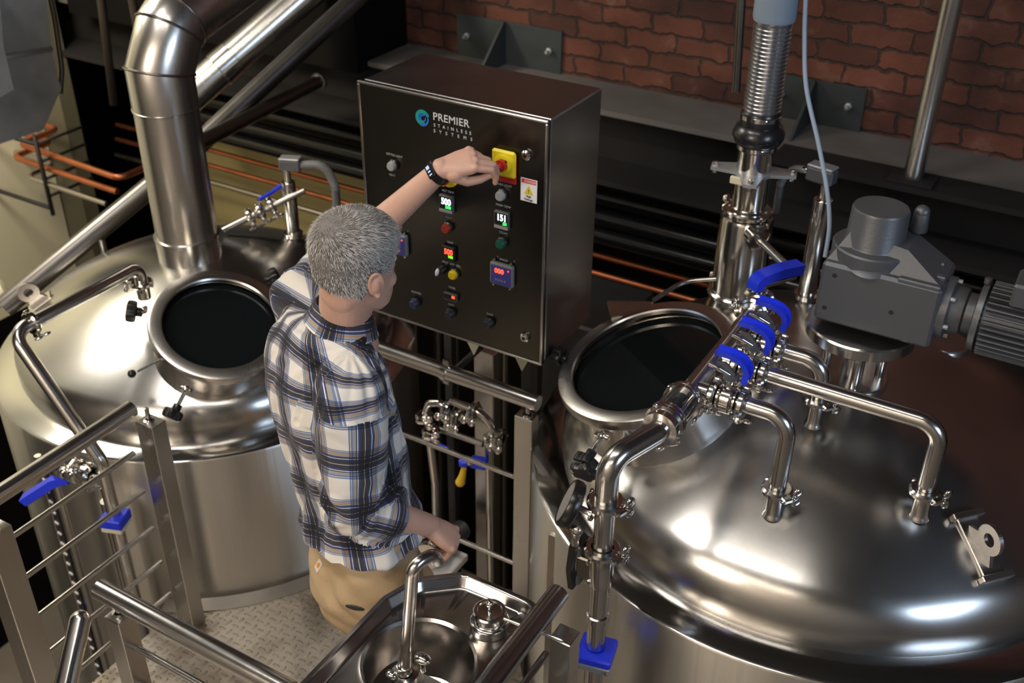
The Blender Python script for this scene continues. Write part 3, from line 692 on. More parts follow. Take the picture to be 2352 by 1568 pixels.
keypad(1157, 627, 'blue drive keypad with red digits at the right of the door'); keypad(916, 556, 'blue drive keypad half hidden by the head')
for (s, px, py) in (('KETTLE LIGHT', 906, 357), ('MASH LIGHT', 1157, 425), ('HLT TEMP', 1029, 440), ('MASH TEMP', 1156, 473), ('PUMP', 1031, 500), ('STEAM', 1156, 535), ('TEMP', 1034, 557), ('HEAT  OFF  ON', 1036, 606), ('TIMER', 1038, 661), ('RAKES', 1157, 597), ('BLOWER', 956, 672), ('RESET', 1037, 700), ('PUMP', 1125, 722), ('DRIVE', 916, 520), ('HEAT', 901, 402)):
    text(s, tp(px, py), .0085, txt_g, 'panel_lettering', CAB, 'CENTER')
# hinges on the left edge
for z in (cz1-.08, cz0+.08):
    b = MB(); b.cyl((cx0-.004, CY+.016, z-.03), (cx0-.004, CY+.016, z+.03), .006, 12); b.build('hinge', steel, CAB)
# stand of the cabinet: a tube frame with a cream backing gusset
b = MB()
for x in (cx0+.10, cx1-.16): b.box((x, CY+.26, (cz0-2.8)/2), (.03, .03, cz0+2.8), bev=.002)
b.box(((cx0+cx1)/2, CY+.26, cz0-.02), (cx1-cx0-.2, .04, .035), bev=.004)
st = tag(b.build('cabinet_stand', blackm), 'dark square tube stand carrying the control cabinet', 'stand')
# ------------------------------------------------------------------ railings
def post(t, p, w_, d_, z0, z1, m=None, name='post'):
    b = MB(); b.box((p[0], p[1], (z0+z1)/2), (w_, d_, z1-z0), bev=.002); return b.build(name, m or steel_b, t)
def bracket_stub(t, p, z0, z1):
    b = MB(); b.cyl((p[0], p[1], z0), (p[0], p[1], z1), .007, 14); b.lathe([(.010, z0), (.016, z0+.002), (.016, z0+.006), (.010, z0+.008)], (p[0], p[1], 0), n=20); b.build('rail_stub', steel, t)
RX = -2.23
# left railing, running away from the viewer
a = PZ(303, 938, .905); RX = a.x
t = thing('railing', 'railing with thin horizontal rods beside the left tank, at lower left', 'railing', (RX, 1.3, 0))
b = MB(); b.tube([(RX, a.y, .905), (RX, -.2, .905)], .0245, 32); b.build('handrail', steel, t)
pb = PZ(405, 1432, 0); py_ = pb.y + .01
zt = PX(300, 985, RX).z
post(t, (RX+.022, py_+.02), .070, .055, 0, .845)
bracket_stub(t, (RX+.015, py_+.02), .842, .89)
gap_y = PX(0, 1245, RX).y
ye = PX(12, 1258, RX).y
post(t, (RX+.022, ye-.03), .070, .07, -.0, .845)
for (px, py) in ((295, 1055), (318, 1142), (340, 1227), (360, 1305), (380, 1378)):
    q = PX(px, py, RX); b = MB(); b.tube([(RX-.01, q.y+.03, q.z), (RX-.01, ye-.03, q.z)], .0085, 12); b.build('rail_rod', steel, t)
# front railing, left part with the handrail
q0 = PZ(228, 1352, .90); yF = q0.y
t = thing('railing', 'railing at the bottom of the picture crossing in front of the tread plate', 'railing', (-1.5, yF, 0))
q1 = PZ(655, 1590, .90)
b = MB(); b.tube([(q0.x, yF, .90), (q1.x+.01, yF, .90)], .0245, 32); b.build('handrail', steel, t)
pp = PZ(262, 1412, .84); post(t, (pp.x+.012, yF+.0), .05, .05, 0, .845); bracket_stub(t, (pp.x+.012, yF), .842, .89)
for (px, py) in ((300, 1480),):
    q = PY(px, py, yF)
    for k in range(3): b = MB(); b.tube([(q.x, yF, q.z-.13*k), (q1.x-.03, yF, q.z-.13*k)], .0085, 12); b.build('rail_rod', steel, t)
# stair rail end at bottom left
s0 = PZ(184, 1425, .90); 
b = MB(); e1 = PZ(145, 1600, .815); dv = (e1-s0).normalized(); b.tube([s0, s0+dv*1.3], .0245, 32); b.ball(s0, .0245, 24); t = thing('stair_handrail', 'round-ended stair handrail poking up at the bottom left', 'railing', s0)
b.build('handrail', steel, t)
# rear railing in front of the cabinet stand
zr = .95; r0 = PZ(890, 808, zr); r1 = PZ(1238, 925, zr); yR = (r0.y+r1.y)/2
t = thing('railing', 'shiny handrail and rods passing behind the man under the cabinet', 'railing', (-1.5, yR, 0))
b = MB(); b.tube([(r1.x, yR, zr), (TC1.x+R1+.03, yR, zr)], .0245, 32); b.build('handrail', steel, t)
xp = PY(1203, 1100, yR).x
post(t, (xp+.005, yR), .060, .04, -.0, zr-.055); bracket_stub(t, (xp+.01, yR), zr-.058, zr-.015)
for (py, ) in ((1015,), (1205,)):
    q = PY(975, py, yR); b = MB(); b.tube([(TC1.x+R1+.03, yR, q.z), (xp, yR, q.z)], .0085, 12); b.build('rail_rod', steel, t)
b = MB(); q = PY(1025, 850, yR); b.lathe([(.023, -.012), (.028, -.010), (.028, .010), (.023, .012)], (q.x, yR, zr), (1,0,0), 28); b.box((q.x, yR, zr+.034), (.022, .012, .022), bev=.003); b.box((q.x, yR, zr-.034), (.022, .012, .022), bev=.003); b.build('rail_clamp', chrome, t)
# right railing beside the sink
a = PZ(1283, 1362, 1.045); t = thing('railing', 'short handrail running past the right edge of the sink', 'railing', (a.x, 1.3, 0))
b = MB(); b.tube([(a.x, a.y, 1.045), (a.x, .2, 1.045)], .0245, 32); b.build('handrail', steel, t)
post(t, (a.x+.045, a.y-.05), .05, .05, 0, .99); q = PX(1255, 1500, a.x+.03)
for k in range(2): b = MB(); b.tube([(a.x+.03, q.y, q.z-.13*k), (a.x+.03, q.y-1, q.z-.13*k)], .0085, 12); b.build('rail_rod', steel, t)
# ------------------------------------------------------------------ sink
SZ = .99
P_ = [PZ(x, y, SZ) for x, y in ((655, 1606), (872, 1365), (955, 1322), (1072, 1308), (1262, 1392), (1120, 1600))]
xl = P_[0].x; xl = (P_[0].x+P_[1].x)/2; xr = P_[4].x-.0
yb = P_[4].y
cl = [(xl, P_[1].y), (P_[2].x, P_[2].y), (P_[3].x, yb), (xr, yb), (xr, .62), (xl, .62)]
SK = thing('sink', 'stainless corner sink with a raised rolled rim and a round basin', 'sink', (-1.0, 1.2, SZ-.3))
def inset(poly, d):
    n = len(poly); out = []
    cx = sum(p[0] for p in poly)/n; cy = sum(p[1] for p in poly)/n
    for i in range(n):
        p0 = Vector((*poly[i-1], 0)); p1 = Vector((*poly[i], 0)); p2 = Vector((*poly[(i+1) % n], 0))
        a = (p1-p0).normalized(); c = (p2-p1).normalized(); na = Vector((a.y, -a.x, 0)); nc = Vector((c.y, -c.x, 0))
        if na.dot(Vector((cx, cy, 0))-p1) < 0: na = -na
        if nc.dot(Vector((cx, cy, 0))-p1) < 0: nc = -nc
        m = (na+nc).normalized(); out.append(p1+m*(d/max(.3, m.dot(na))))
    return out
def roundpoly(poly, r, n=6):
    pts = [Vector((p[0], p[1], 0)) for p in poly]; m = len(pts); out = []
    for i in range(m):
        seg = bend([lerp(pts[i-1], pts[i], .5), pts[i], lerp(pts[i], pts[(i+1) % m], .5)], r, n); out += seg[1:-1]
    return out
BZ = SZ-.028; bc = PZ(962, 1520, BZ); br = .118
base = cl
rings = []
for d_, z in ((0, SZ-.06), (0, SZ-.006), (.004, SZ), (.014, SZ), (.019, SZ-.004), (.026, BZ+.005), (.034, BZ)):
    rp = roundpoly([(q.x, q.y) for q in inset(base, d_)], .05-d_*.5); rings.append([Vector((q.x, q.y, z)) for q in rp])
b = MB(); N = len(rings[0])
vs = [q for rg in rings for q in rg]
b.add(vs, [(i*N+k, i*N+(k+1) % N, (i+1)*N+(k+1) % N, (i+1)*N+k) for i in range(len(rings)-1) for k in range(N)])
# deck between rim and basin: match by angle
inner = rings[-1]; K = 96
def hit(a):
    dx, dy = math.cos(a), math.sin(a); best = None
    for i in range(N):
        x1, y1 = inner[i].x-bc.x, inner[i].y-bc.y; x2, y2 = inner[(i+1) % N].x-bc.x, inner[(i+1) % N].y-bc.y
        den = dx*(y2-y1)-dy*(x2-x1)
        if abs(den) < 1e-12: continue
        s = (x1*(y2-y1)-y1*(x2-x1))/den; u_ = (x1*dy-y1*dx)/den
        if s > 0 and -1e-6 <= u_ <= 1+1e-6: best = s if best is None else max(best, s)
    return best
ang = sorted(set([2*math.pi*k/K for k in range(K)] + [math.atan2(q.y-bc.y, q.x-bc.x) % (2*math.pi) for q in inner])); ang = [a for i, a in enumerate(ang) if i == 0 or a-ang[i-1] > 1e-5]
prof = [(None, BZ), (br+.014, BZ), (br+.006, BZ+.002), (br, BZ-.004), (br-.003, BZ-.03), (br-.006, BZ-.11), (br-.025, BZ-.15), (br-.06, BZ-.165), (.022, BZ-.17), (.0, BZ-.17)]
vs = []
for r, z in prof:
    for a in ang:
        rr = hit(a) if r is None else r
        vs.append((bc.x+rr*math.cos(a), bc.y+rr*math.sin(a), z))
n = len(ang); b.add(vs, [(i*n+k, i*n+(k+1) % n, (i+1)*n+(k+1) % n, (i+1)*n+k) for i in range(len(prof)-1) for k in range(n)])
sink_m = mat('sink_steel', (.46, .44, .425), .22, 1, rvar=.07, vscale=4, bump=.03, bscale=30)
b.build('worktop', sink_m, SK)
b = MB(); b.lathe([(0, .004), (.018, .004), (.021, .002), (.021, 0)], (bc.x, bc.y, BZ-.17), n=28); b.build('drain', chrome, SK)
b = MB(); b.box(((xl+xr)/2+.0, (.64+P_[1].y)/2, (SZ-.12)/2+.0), (xr-xl-.05, P_[1].y-.72, SZ-.14), bev=.004)
b.build('cabinet_body', steel_b, SK)
# faucet in the basin corner
f0 = PZ(930, 1550, SZ-.07); t = thing('faucet', 'tall bent stainless faucet pipe rising from the sink', 'faucet', f0)
f1 = PY(935, 1400, f0.y+.0)
ftop = PY(952, 1298, f0.y+.02)
b = MB(); b.tube(bend([f0, ftop+Vector((-.004,0,-.0)), ftop+Vector((.012, .05, -.004)), ftop+Vector((.014, .06, -.03))], [.03, .02]), .0135, 24); b.build('spout', steel, t)
b = MB(); b.cyl(f0+Vector((0,0,-.02)), f0+Vector((0,0,.03)), .017, 24); b.lathe([(.02, -.012), (.030, -.010), (.030, .008), (.02, .010)], f0, n=28); b.build('base_clamp', chrome, t)
b = MB(); k0 = PZ(972, 1540, SZ-.04); b.cyl(k0, k0+Vector((0,0,.03)), .007, 14); b.ball(k0+Vector((0,0,.038)), .02, 24, (1, .7, .5)); b.build('wing_knob', chrome, t)
b = MB(); k1 = PZ(900, 1548, SZ-.05); b.ball(k1, .014, 16, (1, .8, .6)); b.cyl(f0, k1, .007, 12); b.build('clamp_lug', chrome, t)
# canister with lever at the sink corner
k = PZ(1125, 1440, BZ); t = thing('canister', 'small round stainless fitting with a ball knob and long thin lever on the sink', 'fitting', k)
b = MB(); b.lathe([(.040, 0), (.043, .002), (.043, .022), (.040, .025), (.034, .026), (.034, .040), (.037, .042), (.037, .050), (.034, .053), (.028, .053), (.026, .049), (0, .048)], k, n=56); b.build('body', chrome, t)
b = MB(); b.cyl(k+Vector((0,0,.047)), k+Vector((0,0,.066)), .0045, 14); b.ball(k+Vector((0,0,.072)), .009, 20); b.build('knob', chrome, t)
b = MB(); l0 = PZ(1160, 1408, BZ+.046); l1 = PZ(1290, 1470, BZ+.06); b.tube([k+Vector((.03,0,.046)), l1], .0042, 12); b.ball(l1, .0048, 12); b.build('lever', steel, t)
# ------------------------------------------------------------------ the man
def remesh(mb, vox, smooth=6, fac=.5):
    me = bpy.data.meshes.new('tmp'); me.from_pydata(mb.v, [], mb.f); me.update()
    import bmesh
    bm = bmesh.new(); bm.from_mesh(me); bmesh.ops.recalc_face_normals(bm, faces=bm.faces); bm.to_mesh(me); bm.free()
    o = bpy.data.objects.new('tmp', me); C.objects.link(o)
    m = o.modifiers.new('r', 'REMESH'); m.mode = 'VOXEL'; m.voxel_size = vox; m.adaptivity = 0
    s = o.modifiers.new('s', 'SMOOTH'); s.iterations = smooth; s.factor = fac
    dg = bpy.context.evaluated_depsgraph_get(); dg.update()
    r = bpy.data.meshes.new_from_object(o.evaluated_get(dg)); bpy.data.objects.remove(o)
    n = len(r.vertices); co = np.empty(n*3); r.vertices.foreach_get('co', co); co = co.reshape(-1, 3)
    no = np.empty(n*3); r.vertices.foreach_get('normal', no); no = no.reshape(-1, 3)
    return r, co, no
def finish(me, co, name, mats, parent):
    org = np.zeros(3); pr = parent
    while pr is not None: org = org+np.array(pr.location); pr = pr.parent
    me.vertices.foreach_set('co', (co-org).ravel()); me.materials.clear()
    for m in (mats if isinstance(mats, (list, tuple)) else [mats]): me.materials.append(m)
    me.polygons.foreach_set('use_smooth', [True]*len(me.polygons)); me.name = name; me.update()
    o = bpy.data.objects.new(name, me); C.objects.link(o); o.parent = parent; return o
def V(*a): return Vector(a if len(a) == 3 else a[0])
def chain(b, pts, rr, n=20, sq=None):
    """tapered limb: balls at joints, tubes between"""
    P = [Vector(p) for p in pts]
    # resample smoothly
    Q = []; RR = []
    for i in range(len(P)-1):
        for k in range(4):
            t = k/4; Q.append(P[i].lerp(P[i+1], t)); RR.append(rr[i]*(1-t)+rr[i+1]*t)
    Q.append(P[-1]); RR.append(rr[-1])
    b.tube(Q, 0, n, True, RR)
    for p, r in zip(P, rr): b.ball(p, r*.995, n)
def loft(b, rings, n=40, power=2.0):
    """rings: (centre, ax, ay, a, d)"""
    vs = []
    for c, ax, ay, a, d in rings:
        for k in range(n):
            t = 2*math.pi*k/n; cx, sx = math.cos(t), math.sin(t)
            ex = abs(cx)**(2/power)*(1 if cx >= 0 else -1); ey = abs(sx)**(2/power)*(1 if sx >= 0 else -1)
            vs.append(Vector(c)+Vector(ax)*(a*ex)+Vector(ay)*(d*ey))
    m = len(rings); b.add(vs, [(i*n+k, i*n+(k+1) % n, (i+1)*n+(k+1) % n, (i+1)*n+k) for i in range(m-1) for k in range(n)])
    b.add(vs[:n], [tuple(range(n))[::-1]]); b.add(vs[-n:], [tuple(range(n))])
FW = V(.55, .835, 0).normalized(); RT = V(FW.y, -FW.x, 0)
SHM = V(-1.462, 1.612, 1.415)
SL = V(-1.618, 1.722, 1.425); SR = V(-1.280, 1.492, 1.395)
EL = V(-1.632, 1.972, 1.460); WL = PY(1014, 388, 2.035)
ER = PZ(812, 1165, 1.12); WR = PZ(985, 1207, .985)
NB = V(-1.40, 1.632, 1.475); PV = V(-1.318, 1.545, .92)
MAN = thing('person', 'short-haired grey man in a plaid shirt and khaki trousers turning a yellow switch', 'person', (PV.x, PV.y, 0))
HF = V(.13, .99, 0).normalized(); HR = V(HF.y, -HF.x, 0); HU = V(0, 0, 1)
tilt = Matrix.Rotation(R(-7), 3, HR) ; HF = tilt @ HF; HU = tilt @ HU
roll = Matrix.Rotation(R(3), 3, HF); HR = roll @ HR; HU = roll @ HU
HC = V(-1.348, 1.618, 1.640)     # centre at ear height
def hp(x, y, z): return HC + HR*x + HF*y + HU*z
body = MB()
head_prof = [(-.118, .066, .016, .014), (-.112, .062, .030, .030), (-.095, .050, .046, .050), (-.07, .033, .056, .071), (-.04, .016, .064, .086), (-.01, .003, .070, .094), (.02, 0, .071, .098), (.05, -.003, .0715, .099),
             (.075, -.004, .069, .095), (.095, -.005, .060, .083), (.110, -.006, .048, .063), (.119, -.006, .030, .040), (.1225, -.006, .012, .016)]
loft(body, [(hp(0, cy, z), HR, HF, hw, hl) for z, cy, hw, hl in head_prof], 48, 2.25)
chain(body, [hp(0, -.018, -.03), NB+V(0,0,.0), NB-V(0,0,.06)], [.060, .060, .075], 28)
body.ball(hp(0, -.040, -.045), .045, 24, (1.1, .8, 1.2))
# nose, brow, lips, cheeks, ears
chain(body, [hp(0, .094, .018), hp(0, .110, -.012), hp(0, .116, -.026)], [.008, .010, .012], 16)
for s in (-1, 1):
    body.ball(hp(s*.010, .104, -.030), .009, 12); body.ball(hp(s*.03, .088, .03), .013, 14, (1.6, .7, .6)); body.ball(hp(s*.042, .062, -.03), .022, 16)
body.ball(hp(0, .094, -.055), .012, 14, (1.9, .7, .45)); body.ball(hp(0, .092, -.063), .011, 14, (1.7, .7, .5)); body.ball(hp(0, .083, -.098), .017, 14)
for s in (-1, 1):
    ec_ = hp(s*.073, -.010, -.008); eo = (HR*s+HF*-.55).normalized(); ez = (HU*.97-HF*.22).normalized(); ey = ez.cross(eo).normalized()
    pts = []
    for k in range(20):
        a = R(-60+300*k/19); pts.append(ec_+eo*(.011+.004*math.sin(a))+ey*(.0155*math.cos(a))*(1 if True else 1)+ez*(.029*math.sin(a)+.002))
    body.tube(pts, .0042, 10); body.ball(ec_+eo*.005+ez*.002, .02, 16, (.75, .75, 1.25)); body.ball(ec_+eo*.010-ez*.027+HF*.002, .008, 12)
# hidden torso and legs carried inside the clothes
loft(body, [(PV+V(0,0,-.02), RT, FW, .15, .10), (PV.lerp(SHM, .3), RT, FW, .135, .095), (PV.lerp(SHM, .6), RT, FW, .15, .10), (PV.lerp(SHM, .9), RT, FW, .155, .095), (SHM+V(.02,.01,.03), RT, FW, .10, .07), (NB, RT, FW, .065, .06)], 32)
chain(body, [SL.lerp(NB, .25), SL, EL, EL.lerp(WL, .22), EL.lerp(WL, .55), WL], [.055, .050, .040, .0425, .036, .0265], 24)
chain(body, [SR.lerp(NB, .25), SR, ER, ER.lerp(WR, .25), ER.lerp(WR, .6), WR], [.055, .050, .041, .043, .038, .029], 24)
hipL = PV-RT*.09+V(0,0,-.03); hipR = PV+RT*.09+V(0,0,-.03)
KR = hipR+FW*.05+V(0,0,-.40); AR = V(KR.x-.02, KR.y-.05, .09); KL = hipL+FW*.16-RT*.03+V(0,0,-.38); AL = KL+V(0,0,-.40); AL.z = .09
for h_, k_, a_ in ((hipR, KR, AR), (hipL, KL, AL)): chain(body, [h_, k_, a_], [.080, .052, .038], 24)
# ---- hands
def finger(b, p, dirs, lens, rs):
    pts = [Vector(p)]
    for d_, l_ in zip(dirs, lens): pts.append(pts[-1]+Vector(d_).normalized()*l_)
    chain(b, pts, rs, 14); return pts
def hand(b, wrist, fwd, back, thumb_side, curl, spread=.0, scale=1.0, thumb_dirs=None, curls=None):
    """fwd: wrist->knuckles, back: normal out of the back of the hand, thumb_side: towards the thumb"""
    f = Vector(fwd).normalized(); bk = Vector(back); bk = (bk-f*bk.dot(f)).normalized(); th = Vector(thumb_side); th = (th-f*th.dot(f)-bk*th.dot(bk)).normalized()
    W = Vector(wrist); L = .088*scale
    loft(b, [(W-f*.012, th, bk, .027*scale, .022*scale), (W+f*.015, th, bk, .031*scale, .021*scale), (W+f*L*.5, th, bk, .040*scale, .019*scale), (W+f*L*.85, th, bk, .043*scale, .017*scale), (W+f*L*1.02, th, bk, .038*scale, .012*scale)], 28, 2.6)
    out = []
    for i, off in enumerate((.0325, .0110, -.0110, -.0325)):
        base = W+f*(L*(.93, .98, .95, .86)[i])+th*off*scale+bk*.002; L3 = [(.042, .026, .02), (.047, .029, .021), (.043, .027, .02), (.034, .020, .018)][i]
        c = curls[i] if curls else curl; a = 0; ds = []
        for k in range(3):
            a += c[k]; ds.append(f*math.cos(R(a))-bk*math.sin(R(a))+th*(.06*(1.5-i)*spread))
        out.append(finger(b, base, ds, [q*scale for q in L3], [q*scale for q in ((.0102, .0092, .0082, .007), (.0104, .0094, .0084, .0072), (.0099, .009, .008, .0068), (.0088, .008, .0072, .0062))[i]]))
        b.ball(base+bk*.002, .0112*scale, 14)
    tb = W+f*.022*scale+th*.026*scale-bk*.006; td = thumb_dirs
    finger(b, tb, td, [.042*scale, .032*scale, .026*scale], [.0165*scale, .0125*scale, .0108*scale, .0082*scale]); b.ball(tb+f*.01, .018*scale, 14)
    return out
# left hand on the red knob: knuckles up, fingers closing over the knob
KN = sc_+V(-.014, -.045, -.006)
fL = (KN+V(-.02, -.034, .016)-WL).normalized()
bkL = V(-.30, -.62, .72); thL = V(.3, .05, -.95)
fL = (PY(1118, 358, 2.100)-WL).normalized()
hand(body, WL, fL, bkL, V(.15, .0, -1), (38, 48, 25), .2, 1.0, thumb_dirs=[fL*.75+V(.05, .10, -.60), fL+V(.1, .2, -.12), fL*1.0+V(0, .35, .1)], curls=[(28, 52, 30), (34, 52, 30), (42, 50, 30), (50, 50, 30)])
# right hand hanging relaxed
fR = (PZ(1038, 1238, .935)-WR).normalized()
hand(body, WR, fR, V(.45, .1, .9), V(-.75, .55, .1), (35, 40, 25), .3, .98, thumb_dirs=[fR*.55+V(-.45, .15, -.65), fR*.4+V(-.2, .1, -.85), fR*.2+V(0, .0, -1)], curls=[(58, 48, 25), (62, 45, 25), (66, 45, 25), (70, 40, 25)])
me, co, no = remesh(body, .0027, 3, .5)
def skin_mat():
    m = mat('skin', (.62, .375, .29), .48, bump=.12, bscale=300, var=.18, vscale=14); b_ = m.node_tree.nodes['Principled BSDF']
    b_.inputs['Subsurface Weight'].default_value = .12; b_.inputs['Subsurface Radius'].default_value = (.9, .35, .2); b_.inputs['Subsurface Scale'].default_value = .01
    return m
skin = skin_mat()
BODY = finish(me, co, 'body', skin, MAN)
for s in (-1, 1):
    b = MB(); b.ball(hp(s*.031, .083, .010), .0115, 20); e = b.build('eye', white_e, MAN); e['label'] = 'white eyeball'
    b = MB(); b.ball(hp(s*.031, .0905, .010), .0052, 14); b.build('iris', mat('iris_blue', (.05,.09,.14), .2), e)
# nails of the left hand are hidden in the grip
# ---- hair
def head_r(z, ang):
    zs = [q[0] for q in head_prof]; 
    cy = np.interp(z, zs, [q[1] for q in head_prof]); hw = np.interp(z, zs, [q[2] for q in head_prof]); hl = np.interp(z, zs, [q[3] for q in head_prof])
    c_, s_ = math.cos(ang), math.sin(ang); p = 2/2.25
    return hw*abs(c_)**p*(1 if c_ >= 0 else -1), cy+hl*abs(s_)**p*(1 if s_ >= 0 else -1)
def hairline(ang):
    """lowest z of hair at an angle (0 right, 90 front, -90 back)"""
    a = math.degrees(ang) % 360
    xs_ = [0, 20, 35, 50, 90, 130, 145, 160, 180, 205, 240, 270, 300, 335, 360]
    ys_ = [.012, .000, .045, .070, .078, .070, .045, .000, .012, -.040, -.088, -.098, -.088, -.040, .012]
    return float(np.interp(a, xs_, ys_))
cap = MB(); NA = 72; NZ = 26; vs = []
for i in range(NZ):
    for k in range(NA):
        a = 2*math.pi*k/NA; z0 = hairline(a); t = i/(NZ-1); z = z0+(.1222-z0)*math.sin(t*math.pi/2)**.9
        x, y = head_r(z, a); th_ = .0035+.0055*min(1, t*2.5)*(1 if z > .02 else .6); up = max(0, (z-.06)/.06)*th_
        L_ = math.hypot(x, y-.0) or 1
        vs.append(hp(x*(1+th_/max(L_, .03)), y*(1+th_/max(L_, .03)), z+up*1.3))
vs.append(hp(0, -.006, .1225+.0115)); T_ = len(vs)-1
cap.add(vs, [(i*NA+k, i*NA+(k+1) % NA, (i+1)*NA+(k+1) % NA, (i+1)*NA+k) for i in range(NZ-1) for k in range(NA)]+[((NZ-1)*NA+k, (NZ-1)*NA+(k+1) % NA, T_) for k in range(NA)])
hair_d = mat('hair_dark', (.085, .073, .065), .5); hair_m = mat('hair_mid', (.25, .235, .22), .45); hair_l = mat('hair_light', (.60, .58, .56), .4)
HAIR = cap.build('hair', mat('hair_base', (.20, .185, .175), .7, bump=.6, bscale=260, var=.35, vscale=60), MAN)
rnd_ = random.Random(3); whorl = V(-.008, -.055, .10)
sv = []; sf = []; smi = []
for i in range(26000):
    a = rnd_.uniform(0, 2*math.pi); z0 = hairline(a); t = rnd_.random()**.8; z = z0+(.1222-z0)*math.sin(t*math.pi/2)
    x, y = head_r(min(z, .1215), a)
    if z < z0+.004 and rnd_.random() < .6: continue
    rad = V(x/.075, (y+.003)/.098, (z-.02)/.10).normalized()
    th_ = .006
    P = V(x, y, z)+rad*th_*.6
    fl = (P-whorl); fl = (fl-rad*fl.dot(rad)); dist = fl.length
    fl = fl.normalized() if dist > 1e-4 else V(0, 1, 0)
    sw_ = rad.cross(fl)*max(0, .9-dist*9); fl = (fl+sw_).normalized()
    top = max(0, min(1, (z-.03)/.06)); ln = (.009+.011*top)*rnd_.uniform(.7, 1.25); lift = .32+.30*top+.25*rnd_.random()
    jit = V(rnd_.gauss(0, .22), rnd_.gauss(0, .22), rnd_.gauss(0, .15))
    d_ = (fl+rad*lift+jit).normalized(); d2_ = (fl*1.3+rad*(lift*.4)+jit).normalized()
    wv = d_.cross(rad).normalized()*rnd_.uniform(.00035, .0006)
    A_ = P; B2 = P+d_*ln*.5; C2 = B2+d2_*ln*.5; k0 = len(sv)
    for q in (A_-wv, A_+wv, B2-wv*.9, B2+wv*.9, C2): sv.append(tuple(hp(q.x, q.y, q.z)))
    sf += [(k0, k0+1, k0+3, k0+2), (k0+2, k0+3, k0+4)]
    back = max(0, 1-dist*8.5); side = min(1, abs(x)/.07)
    pl_ = .36+.50*side*(1 if z < .09 else .5)+.25*max(0, (y)/.09)+(.25 if z < -.02 else 0); pd = .50*back+.16*(1-side)+(.10 if -.03 < z < .06 else 0)
    r_ = rnd_.random(); m_ = 2 if r_ < pl_ else (0 if r_ < pl_+pd*(1-pl_)*1.3 else 1); smi += [m_, m_]
sb = MB(); sb.v = sv; sb.f = sf; sb.sm = [True]*len(sf); sb.mi = smi
st_h = sb.build('hair_strands', [hair_d, hair_m, hair_l], HAIR, fix=False); st_h['kind'] = 'stuff'
# ---- shirt
def plaid():
    m = bpy.data.materials.new('plaid_cloth'); m.use_nodes = True; nt = m.node_tree; b_ = nt.nodes['Principled BSDF']; N = nt.nodes.new; L = nt.links.new
    uv = N('ShaderNodeUVMap'); uv.uv_map = 'UVMap'; sp = N('ShaderNodeSeparateXYZ'); L(uv.outputs[0], sp.inputs[0])
    W_ = (.84, .82, .79); TA = (.38, .36, .34); BL = (.16, .24, .46); NV = (.035, .055, .17); DK = (.035, .035, .05); OR = (.50, .24, .08); BG = (.62, .60, .58)
    seq = [(0, W_), (.385, BL), (.40, BG), (.415, BL), (.435, TA), (.475, OR), (.487, TA), (.515, NV), (.555, W_), (.569, NV), (.59, DK), (.675, BG), (.687, DK), (.76, NV), (.80, W_), (.814, NV), (.835, TA), (.89, BL), (.92, BG), (.935, BL), (.96, W_)]
    cols = []
    for ch in (0, 1):
        mu = N('ShaderNodeMath'); mu.operation = 'DIVIDE'; mu.inputs[1].default_value = .116 if ch == 0 else .124; L(sp.outputs[ch], mu.inputs[0])
        fr_ = N('ShaderNodeMath'); fr_.operation = 'FRACT'; L(mu.outputs[0], fr_.inputs[0])
        rp = N('ShaderNodeValToRGB'); rp.color_ramp.interpolation = 'CONSTANT'; el = rp.color_ramp.elements
        el[0].position = 0; el[0].color = (*W_, 1); el[1].position = seq[1][0]; el[1].color = (*seq[1][1], 1)
        for p_, c_ in seq[2:]: e_ = el.new(p_); e_.color = (*c_, 1)
        L(fr_.outputs[0], rp.inputs[0]); cols.append(rp.outputs[0])
    mx = N('ShaderNodeMix'); mx.data_type = 'RGBA'; mx.blend_type = 'MULTIPLY'; mx.inputs[0].default_value = 1; L(cols[0], mx.inputs[6]); L(cols[1], mx.inputs[7])
    g = N('ShaderNodeGamma'); g.inputs[1].default_value = .95; L(mx.outputs[2], g.inputs[0]); L(g.outputs[0], b_.inputs['Base Color'])
    b_.inputs['Roughness'].default_value = .9; b_.inputs['Sheen Weight'].default_value = .15
    n_ = N('ShaderNodeTexNoise'); n_.inputs['Scale'].default_value = 500; L(uv.outputs[0], n_.inputs['Vector']); bp = N('ShaderNodeBump'); bp.inputs['Strength'].default_value = .15; bp.inputs['Distance'].default_value = .002; L(n_.outputs['Fac'], bp.inputs['Height']); L(bp.outputs[0], b_.inputs['Normal'])
    return m
PLAID = plaid()
sh = MB()
def tc_(t): return PV.lerp(SHM, t)
prof_t = [(.10, .184, .147), (.12, .186, .148), (.16, .180, .142), (.25, .172, .132), (.42, .176, .132), (.60, .186, .136), (.78, .198, .138), (.90, .195, .130), (1.0, .170, .112)]
rings_ = [(tc_(t)+V(0, 0, 0), RT, FW, a, d_) for t, a, d_ in prof_t]
c1 = SHM.lerp(NB, .45)+V(0, 0, .038); rings_.append((c1, RT, FW, .125, .092)); rings_.append((NB+V(0, 0, .012), RT, FW, .078, .072)); rings_.append((NB+V(0,0,.022), RT, FW, .060, .058))
loft(sh, rings_, 56, 2.25)
sh.ball(SL+V(.01, .0, .0), .080, 28); sh.ball(SR, .083, 28)
chain(sh, [NB.lerp(SL, .45)-V(0,0,.02), SL], [.070, .078], 24); chain(sh, [NB.lerp(SR, .45)-V(0,0,.03), SR], [.070, .082], 24)
cufL = EL.lerp(WL, .10); cufR = ER.lerp(WR, .40)
chain(sh, [SL, SL.lerp(EL, .5), EL, cufL], [.078, .068, .058, .055], 28)
chain(sh, [SR, SR.lerp(ER, .35), SR.lerp(ER, .7), ER, cufR], [.083, .080, .074, .068, .059], 28)
